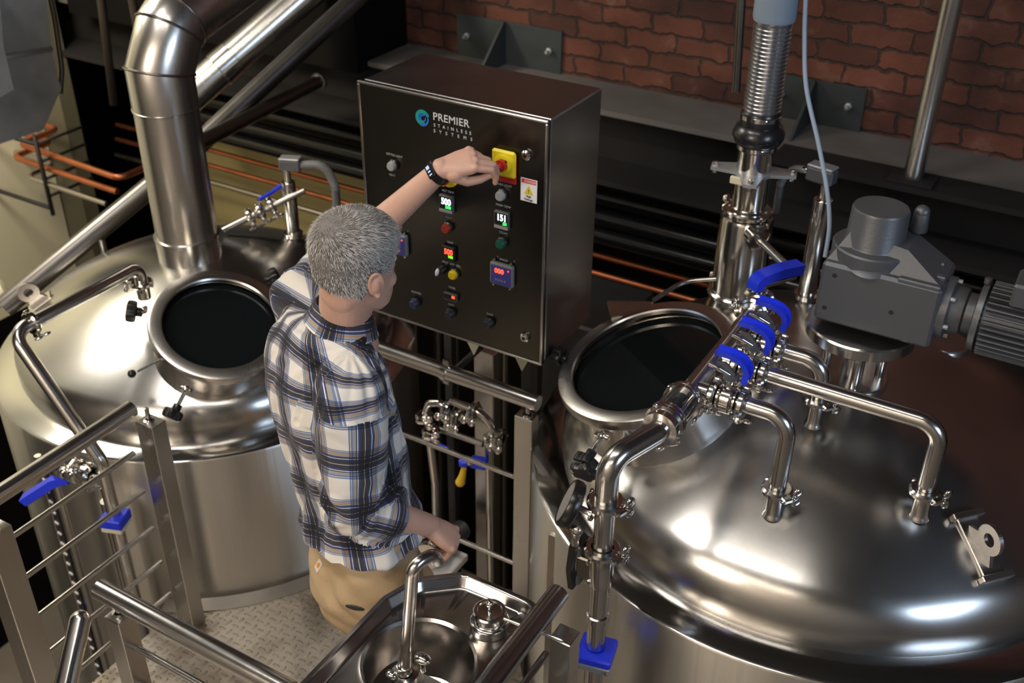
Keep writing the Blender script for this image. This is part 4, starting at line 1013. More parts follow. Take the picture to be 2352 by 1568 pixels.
# rolled cuffs
for (p_, e_, r_) in ((cufL, EL, .056), (cufR, ER, .060)):
    ax_ = (p_-e_).normalized()
    for o_ in (0, -.018, -.036): sh.tube(circle(p_+ax_*o_, ax_, r_-.006), .011, 12, closed=True)
me, co, no = remesh(sh, .0048, 14, .5)
def nz(p, s, o=0): return noise.noise(Vector((p[0]*s[0]+o, p[1]*s[1]+o*1.7, p[2]*s[2]-o)))
arms = [(SL, EL, cufL), (SR, ER, cufR)]
def seg_t(p, a, c):
    d_ = c-a; t = (p-a).dot(d_)/d_.dot(d_); return t, (p-(a+d_*max(0, min(1, t)))).length
def classify(p):
    q = p-PV; ax0 = (SHM-PV).normalized(); q = q-ax0*q.dot(ax0); sT = math.hypot(q.dot(RT)/.185, q.dot(FW)/.135)
    for i, (S, E_, K_) in enumerate(arms):
        t1, q1_ = seg_t(p, S, E_); t2, q2_ = seg_t(p, E_, K_); d_ = min(q1_, q2_)/.082
        lat = (p-SHM).dot(RT)*(1 if i else -1)
        if d_ < 1.6 and lat > .148+.10*max(0, SHM.z+.02-p.z)*(-1) and t1 > .10 and (t1 < .30 or d_ < sT*1.04): return i+1
    return 0
axT = (SHM-PV).normalized()
for i in range(len(co)):
    p = Vector(co[i]); n_ = Vector(no[i]); k = classify(p); amp = 0
    h_ = (p.z-PV.z)/(SHM.z-PV.z)
    if k == 0:
        # diagonal drape folds, stronger at the waist
        q = p-PV; u_ = q.dot(RT); w_ = q.dot(FW); s_ = math.atan2(w_, u_)
        f1 = noise.noise(Vector((s_*2.2+h_*2.2, h_*2.0, 3.1))); f2 = noise.noise(Vector((s_*5.5-h_*4, h_*3.5, 7.7)))
        amp = .016*f1*(.35+1.0*max(0, 1-abs(h_-.15)/.8)) + .008*f2 - .004*abs(f2)
    else:
        S, E_, K_ = arms[k-1]; t1, _ = seg_t(p, S, E_); t2, _ = seg_t(p, E_, K_)
        s_ = t1 if t2 < 0 else 1+t2*.5
        ax_ = (E_-S).normalized(); uu, vv, _ = frame(ax_); q = p-S; an = math.atan2(q.dot(vv), q.dot(uu))
        near = math.exp(-((s_-1.0)/.35)**2)+.5*math.exp(-(s_/.3)**2)
        amp = .009*noise.noise(Vector((s_*6+an*.8, an*1.1, 1.3*k)))*(.5+near) + .006*noise.noise(Vector((s_*13, an*1.5, 4.4)))*near
    co[i] += np.array(n_)*amp
# bottom hem: cut open by flattening is not needed, the trousers fill it
def shirt_uv(me, co):
    if not me.uv_layers: me.uv_layers.new(name='UVMap')
    uvl = me.uv_layers[0]; uvl.name = 'UVMap'
    for pl_ in me.polygons:
        idx_ = [me.loops[l].vertex_index for l in pl_.loop_indices]; cen_ = Vector(sum(co[j] for j in idx_)/len(idx_)); k = classify(cen_)
        aref = None
        for l, j in zip(pl_.loop_indices, idx_):
            p = Vector(co[j])
            if k == 0:
                q = p-PV; q = q-axT*q.dot(axT); a = math.atan2(q.dot(FW), q.dot(RT)); rr = .150; v_ = (p-PV).dot(axT)+.012*math.cos(a*2)+max(0, min(1, ((p-PV).dot(axT)/(SHM-PV).length-.82)/.15))*(q.dot(FW)+.12)*.9
            else:
                S, E_, K_ = arms[k-1]; t1, d1_ = seg_t(p, S, E_); t2, d2_ = seg_t(p, E_, K_)
                if t1 < .97 or t2 < 0: ax_ = (E_-S).normalized(); v_ = (p-S).dot(ax_); q = p-S
                else: ax_ = (K_-E_).normalized(); v_ = (E_-S).length+(p-E_).dot(ax_); q = p-E_
                uu = (FW-ax_*FW.dot(ax_)).normalized(); vv = ax_.cross(uu); a = math.atan2(q.dot(vv), q.dot(uu)); rr = .075
            if aref is None: aref = a
            while a-aref > math.pi: a -= 2*math.pi
            while a-aref < -math.pi: a += 2*math.pi
            uvl.data[l].uv = (a*rr+.03*k+.02, v_+.04*k)
shirt_uv(me, co)
SHIRT = finish(me, co, 'shirt', PLAID, MAN)
# collar: a folded band around the neck
def collar():
    b = MB(); n = 72; prof_ = [(.062, -.010), (.0625, .012), (.064, .030), (.067, .036), (.071, .034), (.080, .010), (.089, -.012), (.092, -.016), (.088, -.016), (.078, .008)]
    c = NB+V(0, 0, .012)+FW*-.004; up = (V(0,0,1)+FW*.22).normalized(); ay = up.cross(RT).normalized(); ay = ay if ay.dot(FW) > 0 else -ay
    vs = []; 
    for r_, h_ in prof_:
        for k in range(n):
            a = 2*math.pi*k/n; fr_ = max(0, math.sin(a))**6; rr = r_*(1+.06*math.cos(2*a)) 
            dz = h_*(1-.25*fr_) - (.020*fr_ if h_ < .02 else .012*fr_); wv = .0015*math.sin(a*5+r_*60)
            vs.append(c+RT*((rr+wv)*math.cos(a))+ay*((rr+wv)*1.0*math.sin(a))+up*dz)
    b.add(vs, [(i*n+k, i*n+(k+1) % n, (i+1)*n+(k+1) % n, (i+1)*n+k) for i in range(len(prof_)-1) for k in range(n)])
    o = b.build('collar', PLAID, MAN); me = o.data; uvl = me.uv_layers.new(name='UVMap')
    org = o.parent.location
    for pl_ in me.polygons:
        ar = None
        for l in pl_.loop_indices:
            q = me.vertices[me.loops[l].vertex_index].co+org-c; a = math.atan2(q.dot(ay), q.dot(RT))
            if ar is None: ar = a
            while a-ar > math.pi: a -= 2*math.pi
            while a-ar < -math.pi: a += 2*math.pi
            uvl.data[l].uv = (a*.085+.02, q.dot(up)+.06)
    return o
collar()
# ---- trousers
tr = MB(); hz = PV+V(0, 0, -.05)
loft(tr, [(PV+V(0,0,.08), RT, FW, .140, .100), (PV+V(0,0,.045), RT, FW, .152, .112), (PV+V(0,0,-.02), RT, FW, .162, .124), (PV+V(0,0,-.12)-FW*.006, RT, FW, .174, .138), (PV+V(0,0,-.20), RT, FW, .165, .125)], 48, 2.3)
for s, h_, k_, a_ in ((1, hipR, KR, AR), (-1, hipL, KL, AL)):
    chain(tr, [h_+V(0,0,-.02)-FW*.01, h_.lerp(k_, .5), k_, k_.lerp(a_, .5), a_+V(0,0,.02)], [.104, .098, .082, .077, .073], 32)
tr.ball(PV-FW*.045+RT*.075+V(0,0,-.11), .088, 24); tr.ball(PV-FW*.045-RT*.075+V(0,0,-.11), .088, 24)
me, co, no = remesh(tr, .0065, 6, .5)
for i in range(len(co)):
    p = Vector(co[i]); z_ = p.z
    kn_ = math.exp(-((z_-.50)/.16)**2)
    co[i] += no[i]*(.016*noise.noise(Vector((p.x*7, p.y*7, z_*16+2)))*(.4+kn_)+.010*noise.noise(Vector((p.x*13, p.y*13, z_*24))))
khaki = mat('khaki_cloth', (.43, .315, .19), .88, bump=.2, bscale=260, var=.12, vscale=9)
TR = finish(me, co, 'trousers', khaki, MAN)
# belt-line patch on the back pocket, projected just off the cloth
def surf(o, p, d_):
    ok, loc, nn, _ = o.ray_cast(Vector(p)-MAN.location, Vector(d_).normalized()); return (loc+MAN.location, nn) if ok else (None, None)
bpy.context.view_layer.update()
cp = V(0, 0, CH)
hit_, nn_ = surf(TR, cp, PZ(732, 1298, .85)-cp)
if hit_ is not None:
    nx = V(0,0,1).cross(nn_).normalized(); ny = nn_.cross(nx)
    b = MB(); b.prism([(-.012, -.014), (.012, -.014), (.012, .014), (-.012, .014)], .0022, hit_-nn_*.0012, nx, ny); pt_ = b.build('pocket_patch', mat('patch_white', (.62, .55, .47), .7), TR if False else MAN)
    b = MB(); b.lathe([(.0065, .0015), (.0065, .0022), (0, .0022)], hit_+nx*0, nn_, 20); b.build('patch_mark', mat('patch_orange', (.62, .24, .05), .6), pt_)
# dark leg pocket opening
hit_, nn_ = surf(TR, cp, PZ(815, 1395, .62)-cp)
if hit_ is not None:
    nx = V(0,0,1).cross(nn_).normalized(); ny = nn_.cross(nx)
    b = MB(); b.ball(hit_, .024, 20, (1, .30, .12), Matrix((nx, ny, nn_)).transposed()); b.build('pocket_opening', blackm, MAN)
# boots
for a_ in (AR, AL):
    b = MB(); loft(b, [(V(a_.x, a_.y, .004)+FW*.05, FW, RT, .15, .052), (V(a_.x, a_.y, .03)+FW*.05, FW, RT, .15, .052), (V(a_.x, a_.y, .065)+FW*.035, FW, RT, .125, .048), (V(a_.x, a_.y, .10)+FW*.0, FW, RT, .075, .05), (V(a_.x, a_.y, .16), FW, RT, .06, .052)], 28, 2.4)
    b.build('boot', mat('boot_leather', (.12, .07, .04), .6), MAN)
# wristband
ax_ = (WL-EL).normalized(); wc = WL-ax_*.012; 
bu = (V(.40, -.62, .62)); bu = (bu-ax_*bu.dot(ax_)).normalized(); bv = ax_.cross(bu)
b = MB(); n = 56; vs = []
for (r_, h_) in ((.0265, -.010), (.0305, -.0105), (.0315, 0), (.0305, .0105), (.0265, .010)):
    for k in range(n):
        a = 2*math.pi*k/n; vs.append(wc+bu*(r_*math.cos(a))*1.0+bv*(r_*math.sin(a)*1.08)+ax_*h_)
b.add(vs, [(i*n+k, i*n+(k+1) % n, (i+1)*n+(k+1) % n, (i+1)*n+k) for i in range(4) for k in range(n)]); wb = b.build('wristband', blackp, MAN)
dn_ = (bu*.95-bv*.2).normalized(); dx_ = ax_; dy_ = dn_.cross(dx_).normalized(); Mw = Matrix((dx_, dy_, dn_)).transposed()
b = MB(); b.box(wc+dn_*.0325, (.021, .040, .006), Mw, bev=.0022); b.build('wristband_case', blackp, wb)
b = MB(); b.box(wc+dn_*.0356+dy_*.008, (.010, .009, .0006), Mw); b.box(wc+dn_*.0356-dy_*.003, (.008, .004, .0006), Mw); b.box(wc+dn_*.0356-dy_*.012, (.009, .003, .0006), Mw); b.build('wristband_digits', emi('watch_digits', (.55, .7, 1), 1.1), wb)
# ------------------------------------------------------------------ pipework over the right tank
def on_dome(px, py, h, tc, Rl):
    d = ray(px, py); t = 1.2/np.linalg.norm(d)
    for k in range(5000):
        p = Vector(d*t)+Vector((0,0,CH))
        if math.hypot(p.x-tc.x, p.y-tc.y) < Rl and p.z <= h(p.x, p.y, tc): return p
        t += .0008/np.linalg.norm(d)
    return p
def DR(px, py): return on_dome(px, py, hR, TC2, .768)
def DL(px, py): return on_dome(px, py, hL, TC1, .685)
def clamp(t, c, ax, r, wing, name='pipe_clamp', wn=True):
    """hinged two-piece ferrule clamp with a wing nut"""
    ax = Vector(ax).normalized(); w_ = Vector(wing); w_ = (w_-ax*w_.dot(ax)).normalized(); o_ = ax.cross(w_); c = Vector(c)
    b = MB(); b.lathe([(r+.001, -.0095), (r+.012, -.0095), (r+.017, -.0045), (r+.017, .0045), (r+.012, .0095), (r+.001, .0095)], c, ax, 36)
    M3 = Matrix((w_, o_, ax)).transposed()
    b.box(c+w_*(r+.019), (.020, .026, .013), M3, bev=.003); b.box(c-w_*(r+.016), (.012, .014, .015), M3, bev=.003); b.cyl(c-w_*(r+.018)-ax*.009, c-w_*(r+.018)+ax*.009, .0045, 12)
    if wn:
        q = c+w_*(r+.022); b.cyl(q-o_*.018, q+o_*.030, .0036, 12); b.cyl(q+o_*.014, q+o_*.026, .0075, 16, .0055)
        for s in (-1, 1): b.ball(q+o_*.028+ax*s*.0145, .0135, 14, (.45, .95, 1) if False else (1,1,1), Matrix((w_*.4, o_, ax*1.0)).transposed())
    return b.build(name, chrome, t)
def ferrule(b, c, ax, r): b.lathe([(r-.001, -.012), (r+.002, -.009), (r+.009, -.003), (r+.009, 0), (r-.002, 0)], c, ax, 32)
PR = .0205; ZM = 1.30; XM = -.700
gO = 'cleaning pipes dropping onto the right tank'
def drop(px, py, yb_, lab, wing):
    d = DR(px, py); zt = ZM; t = thing('outlet_pipe', lab, 'pipe', d, gO)
    b = MB(); b.lathe([(PR+.005, -.006), (PR+.002, .003), (PR-.001, .008), (PR-.001, .060), (PR+.009, .066), (PR+.009, .072), (PR-.004, .072)], d, n=36); b.build('tank_nozzle', steel, t)
    return d, t
brX = -.575
def run(px, py, lab, wing):
    d, t = drop(px, py, 0, lab, wing); y = d.y
    b = MB(); b.tube(bend([(brX, y, ZM), (d.x, y, ZM), (d.x, y, d.z+.075)], .052, 12), PR, 28); ferrule(b, (brX+.002, y, ZM), (-1,0,0), PR); b.build('bent_tube', steel, t)
    clamp(t, d+V(0,0,.073), (0,0,1), PR, wing); clamp(t, (brX, y, ZM), (1,0,0), PR, (0,-.5,-1))
    return y
y1 = run(1775, 1178, 'short bent steel pipe dropping from the nearest valve to the right tank lid', (.8,-.6,0))
y2 = run(2110, 1182, 'long bent steel pipe reaching furthest right before dropping to the tank lid', (.8,-.6,0))
y3 = run(1868, 970, 'bent steel pipe furthest back, curving down next to the gear motor', (.8,-.6,0))
# main header
t = thing('header_pipe', 'straight steel header pipe running away behind the three blue-handled valves', 'pipe', (XM, 2.25, ZM))
b = MB(); b.tube([(XM, 2.0, ZM), (XM, 2.46, ZM)], .024, 32); ferrule(b, (XM, 2.0, ZM), (0,-1,0), .024); ferrule(b, (XM, 2.46, ZM), (0,1,0), .024); b.build('tube', steel, t)
for y in (y1, y2, y3):
    b = MB(); b.cyl((XM, y, ZM), (XM+.050, y, ZM), PR, 28, bev=0); ferrule(b, (XM+.050, y, ZM), (1,0,0), PR); b.build('branch_stub', steel, t); clamp(t, (XM+.052, y, ZM), (1,0,0), PR, (0,-.6,-1))
clamp(t, (XM, 2.465, ZM), (0,1,0), .024, (-1,0,-.3))
def blade_handle(t, p, ud, od, width_dir, L=.075, name='blue_handle', rise=.045, col=None):
    """arched grip: rises along ud, then runs along od"""
    ud = Vector(ud).normalized(); od = Vector(od).normalized(); wd = Vector(width_dir).normalized()
    pl = [(0, 0), (.004, rise*.6), (-.001, rise*.95), (-.016, rise*1.22), (-.040, rise*1.36), (-L, rise*1.36)]
    cen = bend([Vector(p)-od*a+ud*c for a, c in pl], .02, 5); vs = []; n = len(cen)
    for i, c in enumerate(cen):
        T = (cen[min(i+1, n-1)]-cen[max(i-1, 0)]).normalized(); N_ = T.cross(wd).normalized(); f = i/(n-1); hw = .0165+.002*math.sin(f*3.1); th = .0085
        ring = [(-hw, -th), (-hw*.8, th*.6), (-hw*.4, th), (hw*.4, th), (hw*.8, th*.6), (hw, -th), (hw*.75, -th), (hw*.72, -th*.1), (-hw*.72, -th*.1), (-hw*.75, -th)]
        vs += [c+wd*a_+N_*c_ for a_, c_ in ring]
    K = 10; b = MB(); b.add(vs, [(i*K+k, i*K+(k+1) % K, (i+1)*K+(k+1) % K, (i+1)*K+k) for i in range(n-1) for k in range(K)])
    b.add(vs[:K], [tuple(range(K))]); b.add(vs[-K:], [tuple(range(K))[::-1]]); return b.build(name, blue, t)
gV = 'blue-handled valves on the header pipe'
def bvalve(x, y, lab):
    t = thing('butterfly_valve', lab, 'valve', (x, y, ZM), gV)
    b = MB(); b.lathe([(PR, -.024), (PR+.009, -.022), (PR+.009, -.018), (PR+.003, -.015), (.033, -.012), (.036, -.010), (.036, .010), (.033, .012), (PR+.003, .015), (PR+.009, .018), (PR+.009, .022), (PR, .024)], (x, y, ZM), (1,0,0), 40)
    for s in range(4): a = R(45+90*s); b.cyl((x-.016, y+.031*math.cos(a), ZM+.031*math.sin(a)), (x+.016, y+.031*math.cos(a), ZM+.031*math.sin(a)), .0045, 8)
    b.cyl((x, y, ZM+.03), (x, y, ZM+.062), .010, 20); b.build('valve_body', chrome, t)
    b = MB(); b.lathe([(.010, .058), (.019, .060), (.019, .066), (.008, .068), (0, .068)], (x, y, ZM), n=24); b.prism([(-.01, 0), (.018, .0), (.02, .01), (-.006, .036), (-.028, .030)], .004, (x-.01, y+.002, ZM+.062), (1,0,0), (0,0,1)); b.build('index_plate', cast, t)
    blade_handle(t, (x+.034, y, ZM+.060), (0,0,1), (-1,-.0,0), (0,1,0))
    b = MB(); b.cyl((x+.02, y, ZM+.045), (x+.034, y, ZM+.066), .007, 14); b.tube(bend([(x-.004, y, ZM+.066), (x-.03, y-.01, ZM+.082), (x-.052, y-.012, ZM+.088)], .02), .006, 12); b.build('latch_lever', chrome, t)
bvalve(-.612, y1, 'blue-handled butterfly valve nearest the camera on the header pipe')
bvalve(-.612, y2, 'blue-handled butterfly valve in the middle of the three on the header pipe')
bvalve(-.612, y3, 'blue-handled butterfly valve farthest along the header, beside the gear motor')
# end valve with long grip
p = V(XM, 2.50, ZM); t = thing('butterfly_valve', 'valve with a long straight blue grip at the far end of the header pipe', 'valve', p)
b = MB(); b.lathe([(.024, -.024), (.033, -.022), (.033, -.018), (.027, -.015), (.037, -.012), (.040, -.010), (.040, .010), (.037, .012), (.027, .015), (.033, .018), (.033, .022), (.024, .024)], p, (0,1,0), 40)
for s in range(4): a = R(45+90*s); b.cyl(p+V(.034*math.cos(a), -.016, .034*math.sin(a)), p+V(.034*math.cos(a), .016, .034*math.sin(a)), .0045, 8)
b.cyl(p+V(0,0,.034), p+V(0,0,.062), .010, 20); b.build('valve_body', chrome, t)
g0 = PZ(1722, 655, ZM+.075); g1 = PZ(1832, 622, ZM+.082); gd = (g1-g0).normalized(); side = gd.cross(V(0,0,1)).normalized()
g0 = p+V(0,0,.062)-gd*.015; 
b = MB(); cen = bend([g0-V(0,0,.004), g0+V(0,0,.022)+gd*.004, g0+gd*.07+V(0,0,.028), g0+gd*.140+V(0,0,.022)], .04, 6)
def rib(b, cen, wd, hw, th):
    vs = []; n = len(cen)
    for i, c in enumerate(cen):
        T = (cen[min(i+1, n-1)]-cen[max(i-1, 0)]).normalized(); N_ = T.cross(wd).normalized()
        vs += [c+wd*a_+N_*c_ for a_, c_ in ((-hw, -th), (-hw*.9, th*.7), (-hw*.5, th), (hw*.5, th), (hw*.9, th*.7), (hw, -th))]
    K = 6; b.add(vs, [(i*K+k, i*K+(k+1) % K, (i+1)*K+(k+1) % K, (i+1)*K+k) for i in range(n-1) for k in range(K)]); b.add(vs[:K], [tuple(range(K))]); b.add(vs[-K:], [tuple(range(K))[::-1]])
rib(b, cen, side, .020, .017); b.build('blue_handle', blue, t)
b = MB(); b.tube([g0+gd*.02+V(0,0,.0), g0+gd*.13-V(0,0,.004)], .006, 12, radii=[.009, .006]); b.build('latch_lever', steel, t)
clamp(t, p+V(0,.03,0), (0,1,0), .024, (-1,0,.5))
# pipe from the far valve to the flue
# sight glass and couplings at the near end of the header
S0 = V(XM, 1.995, ZM); S1 = PZ(1556, 985, ZM); S1 = V(XM+.003, 1.880, ZM)
t = thing('sight_glass', 'inline sight glass with tie rods between the big bent pipe and the header', 'sight glass', (XM, 1.94, ZM))
for y in (S0.y-.012, S1.y+.018): b = MB(); b.lathe([(.024, -.007), (.046, -.006), (.047, 0), (.046, .006), (.024, .007)], (XM, y, ZM), (0,1,0), 44); b.build('end_flange', chrome, t)
b = MB(); b.cyl((XM, S1.y+.02, ZM), (XM, S0.y-.014, ZM), .029, 36, bev=0); b.build('glass_tube', mat('sight_tube_dark', (.03,.035,.045), .08, .3), t)
b = MB(); 
for k in range(4): a = R(45+90*k); b.cyl((XM+.039*math.cos(a), S1.y+.005, ZM+.039*math.sin(a)), (XM+.039*math.cos(a), S0.y, ZM+.039*math.sin(a)), .0048, 12); b.ball((XM+.039*math.cos(a), S0.y, ZM+.039*math.sin(a)), .0075, 10)
b.build('tie_rod', steel, t)
clamp(t, (XM, S0.y+.005, ZM), (0,1,0), .026, (1,0,-.4))
# big bent pipe and riser in front of the right tank
VP = V(-.752, 1.705, 0); BR = .0265
Q = PZ(1500, 1052, ZM-.005)
t = thing('riser_pipe', 'upright steel pipe in front of the right tank, bending over towards the header', 'pipe', (VP.x, VP.y, .2))
b = MB(); b.tube(bend([(VP.x, VP.y, 1.15), (VP.x, VP.y, ZM-.008), (XM, 1.845, ZM), (XM, 1.882, ZM)], [.050, .06], 12), BR, 36); ferrule(b, (XM, 1.878, ZM), (0,1,0), BR); b.build('bent_tube', steel, t)
clamp(t, (XM, 1.884, ZM), (0,1,0), BR+.004, (.6,0,-1)); b = MB(); b.lathe([(BR, -.02), (.042, -.018), (.042, .012), (BR, .014)], (XM, 1.872, ZM), (0,1,0), 36); b.build('coupling_nut', chrome, t)
def zat(y_): return PY(1385, y_, VP.y).z
z1 = zat(1150); z2 = zat(1262); z3 = zat(1355); z4 = zat(1488)
b = MB(); b.tube([(VP.x, VP.y, 1.155), (VP.x, VP.y, z2)], .0235, 32); b.build('tube', steel, t)
clamp(t, (VP.x, VP.y, z1), (0,0,1), .026, (.9,-.3,0)); clamp(t, (VP.x, VP.y, z2), (0,0,1), .026, (.9,-.3,0))
b = MB(); b.tube([(VP.x, VP.y, z3+.03), (VP.x, VP.y, z4)], .0235, 32); b.build('tube', steel, t)
b = MB(); zc_ = zat(1420); b.lathe([(.024, -.012), (.0275, -.010), (.0275, .010), (.024, .012)], (VP.x, VP.y, zc_), n=36); b.build('pipe_sleeve', steel, t)
b = MB(); b.tube([(VP.x, VP.y, z4-.05), (VP.x, VP.y, -1.6)], .0235, 32); b.build('tube', steel, t)
# gauge on the riser
zg = zat(1190); t = thing('pressure_gauge', 'round black-rimmed gauge on the left of the riser pipe', 'gauge', (VP.x-.08, VP.y, zg))
ga = V(-.86, -.30, .40).normalized(); gc = V(VP.x, VP.y, zg)+V(-.070, -.0, .004)
b = MB(); b.tube([(VP.x-.02, VP.y, zg), gc+ga*.004], .008, 14); b.lathe([(.010, -.004), (.017, -.003), (.017, .003), (.010, .004)], V(VP.x-.032, VP.y, zg), (1,0,0), 24); b.build('stem', chrome, t)
b = MB(); b.lathe([(0, 0), (.048, 0), (.055, .004), (.058, .012), (.058, .024), (.054, .030), (.049, .0305)], gc, ga, 48); b.build('case', blackp, t)
b = MB(); b.lathe([(.0495, .029), (.0, .029)], gc, ga, 40); b.build('dial', mat('gauge_dial', (.30, .29, .28), .3), t)
# lever valve below the gauge
zv = (z2+z3)/2; t = thing('ball_valve', 'steel valve with a tall black lever on the riser pipe below the gauge', 'valve', (VP.x, VP.y, zv))
b = MB(); b.cyl((VP.x, VP.y, z2-.012), (VP.x, VP.y, z3+.02), .030, 32); b.box((VP.x-.03, VP.y, zv), (.05, .045, .066), bev=.004); 
for s in (-1, 1): b.cyl((VP.x-.02, VP.y-.028, zv+s*.030), (VP.x-.02, VP.y+.028, zv+s*.030), .006, 10)
b.build('valve_body', chrome, t)
b = MB(); b.box((VP.x-.050, VP.y-.006, zv), (.010, .030, .12), bev=.003); b.build('yoke', cast, t)
b = MB(); cen = bend([(VP.x-.070, VP.y-.005, zv-.085), (VP.x-.078, VP.y-.005, zv-.03), (VP.x-.072, VP.y-.005, zv+.05), (VP.x-.045, VP.y-.005, zv+.082)], .04, 6); rib(b, cen, V(0,1,0), .012, .008); b.build('black_lever', blackp, t)
b = MB(); b.cyl((VP.x-.055, VP.y-.03, zv+.075), (VP.x-.055, VP.y-.03, zv+.11), .010, 16); b.ball((VP.x-.055, VP.y-.03, zv+.115), .016, 16, (1,.6,1)); b.build('wing_nut', chrome, t)
# blue actuator
za = z4-.028; t = thing('valve_actuator', 'square blue capped block around the foot of the riser pipe', 'actuator', (VP.x, VP.y, za))
Ra = Matrix.Rotation(R(12), 3, 'Z'); b = MB(); b.box((VP.x+.004, VP.y, za+.010), (.088, .088, .026), Ra, bev=.005); b.build('blue_cap', blue, t)
b = MB(); b.box((VP.x+.004, VP.y, za-.014), (.084, .084, .022), Ra, bev=.003); b.build('block', galv, t)
for sx in (-1, 1):
    for sy in (-1, 1): q = V(VP.x+.004, VP.y, za-.01)+Ra@V(sx*.036, sy*.043, 0); b = MB(); b.cyl(q-Ra@V(0,.004*-sy,0), q+Ra@V(0,.005*sy,0), .0055, 10); b.build('bolt', chrome, t)
# ------------------------------------------------------------------ gear motor
g = DR(1972, 872); g.x -= .022; g.z = hR(g.x, g.y, TC2); gx, gy = g.x, g.y
t = thing('gear_motor', 'big grey gear motor with a round cap standing on the right tank', 'motor', (gx, gy, g.z))
zf = PY(1966, 745, gy).z
b = MB(); b.lathe([(.095, -.02), (.095, .010), (.092, .013), (.05, .015), (.03, .015), (.03, zf-g.z-.02), (.05, zf-g.z-.015)], g, n=56); b.build('base_flange', steel, t)
for k in range(4):
    a = R(20+90*k); q = V(gx+.07*math.cos(a), gy+.07*math.sin(a), 0); b = MB(); b.cyl(q+V(0,0,g.z+.01), q+V(0,0,zf-.02), .0115, 18); b.build('pillar', steel, t)
b = MB(); b.lathe([(0, -.025), (.136, -.025), (.140, -.021), (.140, .006), (.136, .010), (0, .010)], (gx, gy, zf), n=64); b.build('top_flange', steel, t)
GY = gy-.085
A1 = PY(1890, 597, GY); A2 = PY(2164, 672, GY); A3 = PY(1872, 733, GY)
gx0, gx1, gzt, gzb = A1.x, A2.x, (A1.z+A2.z)/2, max(A3.z, zf+.012)
D_ = .17
b = MB(); hx = (gx0+gx1)/2
b.box((hx, GY+D_/2, (gzt+gzb)/2), (gx1-gx0, D_, gzt-gzb), bev=.008)
zz = gzt; h2 = .075; xa, xb = gx0+.012, gx0+.26
vs = [(gx0+.004, GY+.02, zz-.003), (gx1-.005, GY+.02, zz-.003), (gx1-.005, GY+D_-.004, zz-.003), (gx0+.004, GY+D_-.004, zz-.003), (gx0+.045, GY+.055, zz+h2), (gx0+.20, GY+.055, zz+h2*.9), (gx0+.20, GY+D_-.01, zz+h2*.9), (gx0+.045, GY+D_-.01, zz+h2)]
vs[5] = (gx0+.185, GY+.055, zz+h2*.75); vs[6] = (gx0+.185, GY+D_-.01, zz+h2*.75)
b.add([V(*q) for q in vs], [(0,1,5,4), (1,2,6,5), (2,3,7,6), (3,0,4,7), (4,5,6,7)], False)
GB = b.build('gearbox_housing', cast, t)
for (x_, z_) in ((gx0+.035, gzt-.03), (gx0+.025, gzb+.04), (gx0+.185, gzb+.075)): b = MB(); b.cyl((x_, GY+.004, z_), (x_, GY-.0006, z_), .0062, 16, bev=0); b.build('bolt_hole', blackm, t)
b = MB(); b.box((gx1-.055, GY+.012, gzt-.004), (.10, .02, .018), bev=.003); b.box((gx1-.03, GY+.06, gzt+.004), (.05, .02, .012), bev=.003); b.build('name_plate_rib', cast, t)
for (x_, y_) in ((gx1-.055, GY+.05), (gx1-.045, GY+.08), (gx1-.085, GY+.11), (gx1-.03, GY+.12)):
    b = MB(); b.cyl((x_, y_, gzt), (x_, y_, gzt+.012), .007, 6); b.build('bolt', galv, t)
cc = V(0,0,0); ct = PY(2022, 500, GY+.11); cc = V(ct.x, GY+.10, gzt+.025)
b = MB(); b.lathe([(.100, -.045), (.100, .004), (.096, .008), (.074, .010), (.0715, .014), (.069, .100), (.066, .1065), (.055, .108), (0, .108)], cc, n=64); b.build('round_cap', cast, t)
b = MB(); b.lathe([(.055, 0), (.058, .004), (.045, .012), (0, .016)], (cc.x+.012, GY+.045, gzt+.004), (0,-.35,1), 32); b.build('bearing_boss', cast, t)
b = MB(); q = V(cc.x+.085, GY+.17, gzt+.06); b.cyl(q, q+V(0,0,.05), .022, 24, .019); b.ball(q+V(0,0,.05), .019, 20); b.build('breather', cast, t)
# adapter and finned motor to the right
my = GY+.085; mz = (gzt+gzb)/2+.0
b = MB(); b.lathe([(.072, 0), (.078, .004), (.078, .022), (.062, .026), (.058, .055), (.05, .06), (.05, .085), (.075, .09)], (gx1-.004, my, mz), (1,0,0), 48); b.build('adapter', cast, t)
for k in range(6): a = R(15+60*k); b = MB(); q = V(gx1+.008, my+.069*math.cos(a), mz+.069*math.sin(a)); b.cyl(q, q+V(.022,0,0), .0065, 6); b.build('bolt', galv, t)
mx0 = gx1+.075; b = MB(); n = 72; prof_m = []
vs = []; rg = [(0, .060), (.004, .084), (.018, .088), (.022, .070)]
b.lathe([(r_, x_) for x_, r_ in rg]+[(.070, .30)], (mx0, my, mz), (1,0,0), 56); b.build('motor_body', cast, t)
b = MB()
for k in range(36):
    a = 2*math.pi*k/36; c_, s_ = math.cos(a), math.sin(a); b.box((mx0+.025+.13, my+.079*c_, mz+.079*s_), (.26, .026, .0042), Matrix.Rotation(a, 3, 'X'), bev=.001)
b.build('cooling_fins', cast, t)
b = MB(); b.box((mx0+.15, my-.02, mz+.105), (.16, .10, .06), bev=.006); b.build('terminal_box', cast, t)
for dx in (.0, ): b = MB(); q = V(mx0+.010, my, mz+.088); b.cyl(q, q+V(0,0,.014), .009, 14); b.build('lifting_boss', cast, t)
# rounded foot plate seen under the motor
b = MB(); q = DR(2170, 790); q2 = q+V(0,0,.012); tag(MB().lathe([(0, .012), (.062, .012), (.066, .008), (.066, -.02)], q, n=40).build('blank_port', steel_b), 'low round steel port cover under the motor on the right tank', 'port cover')
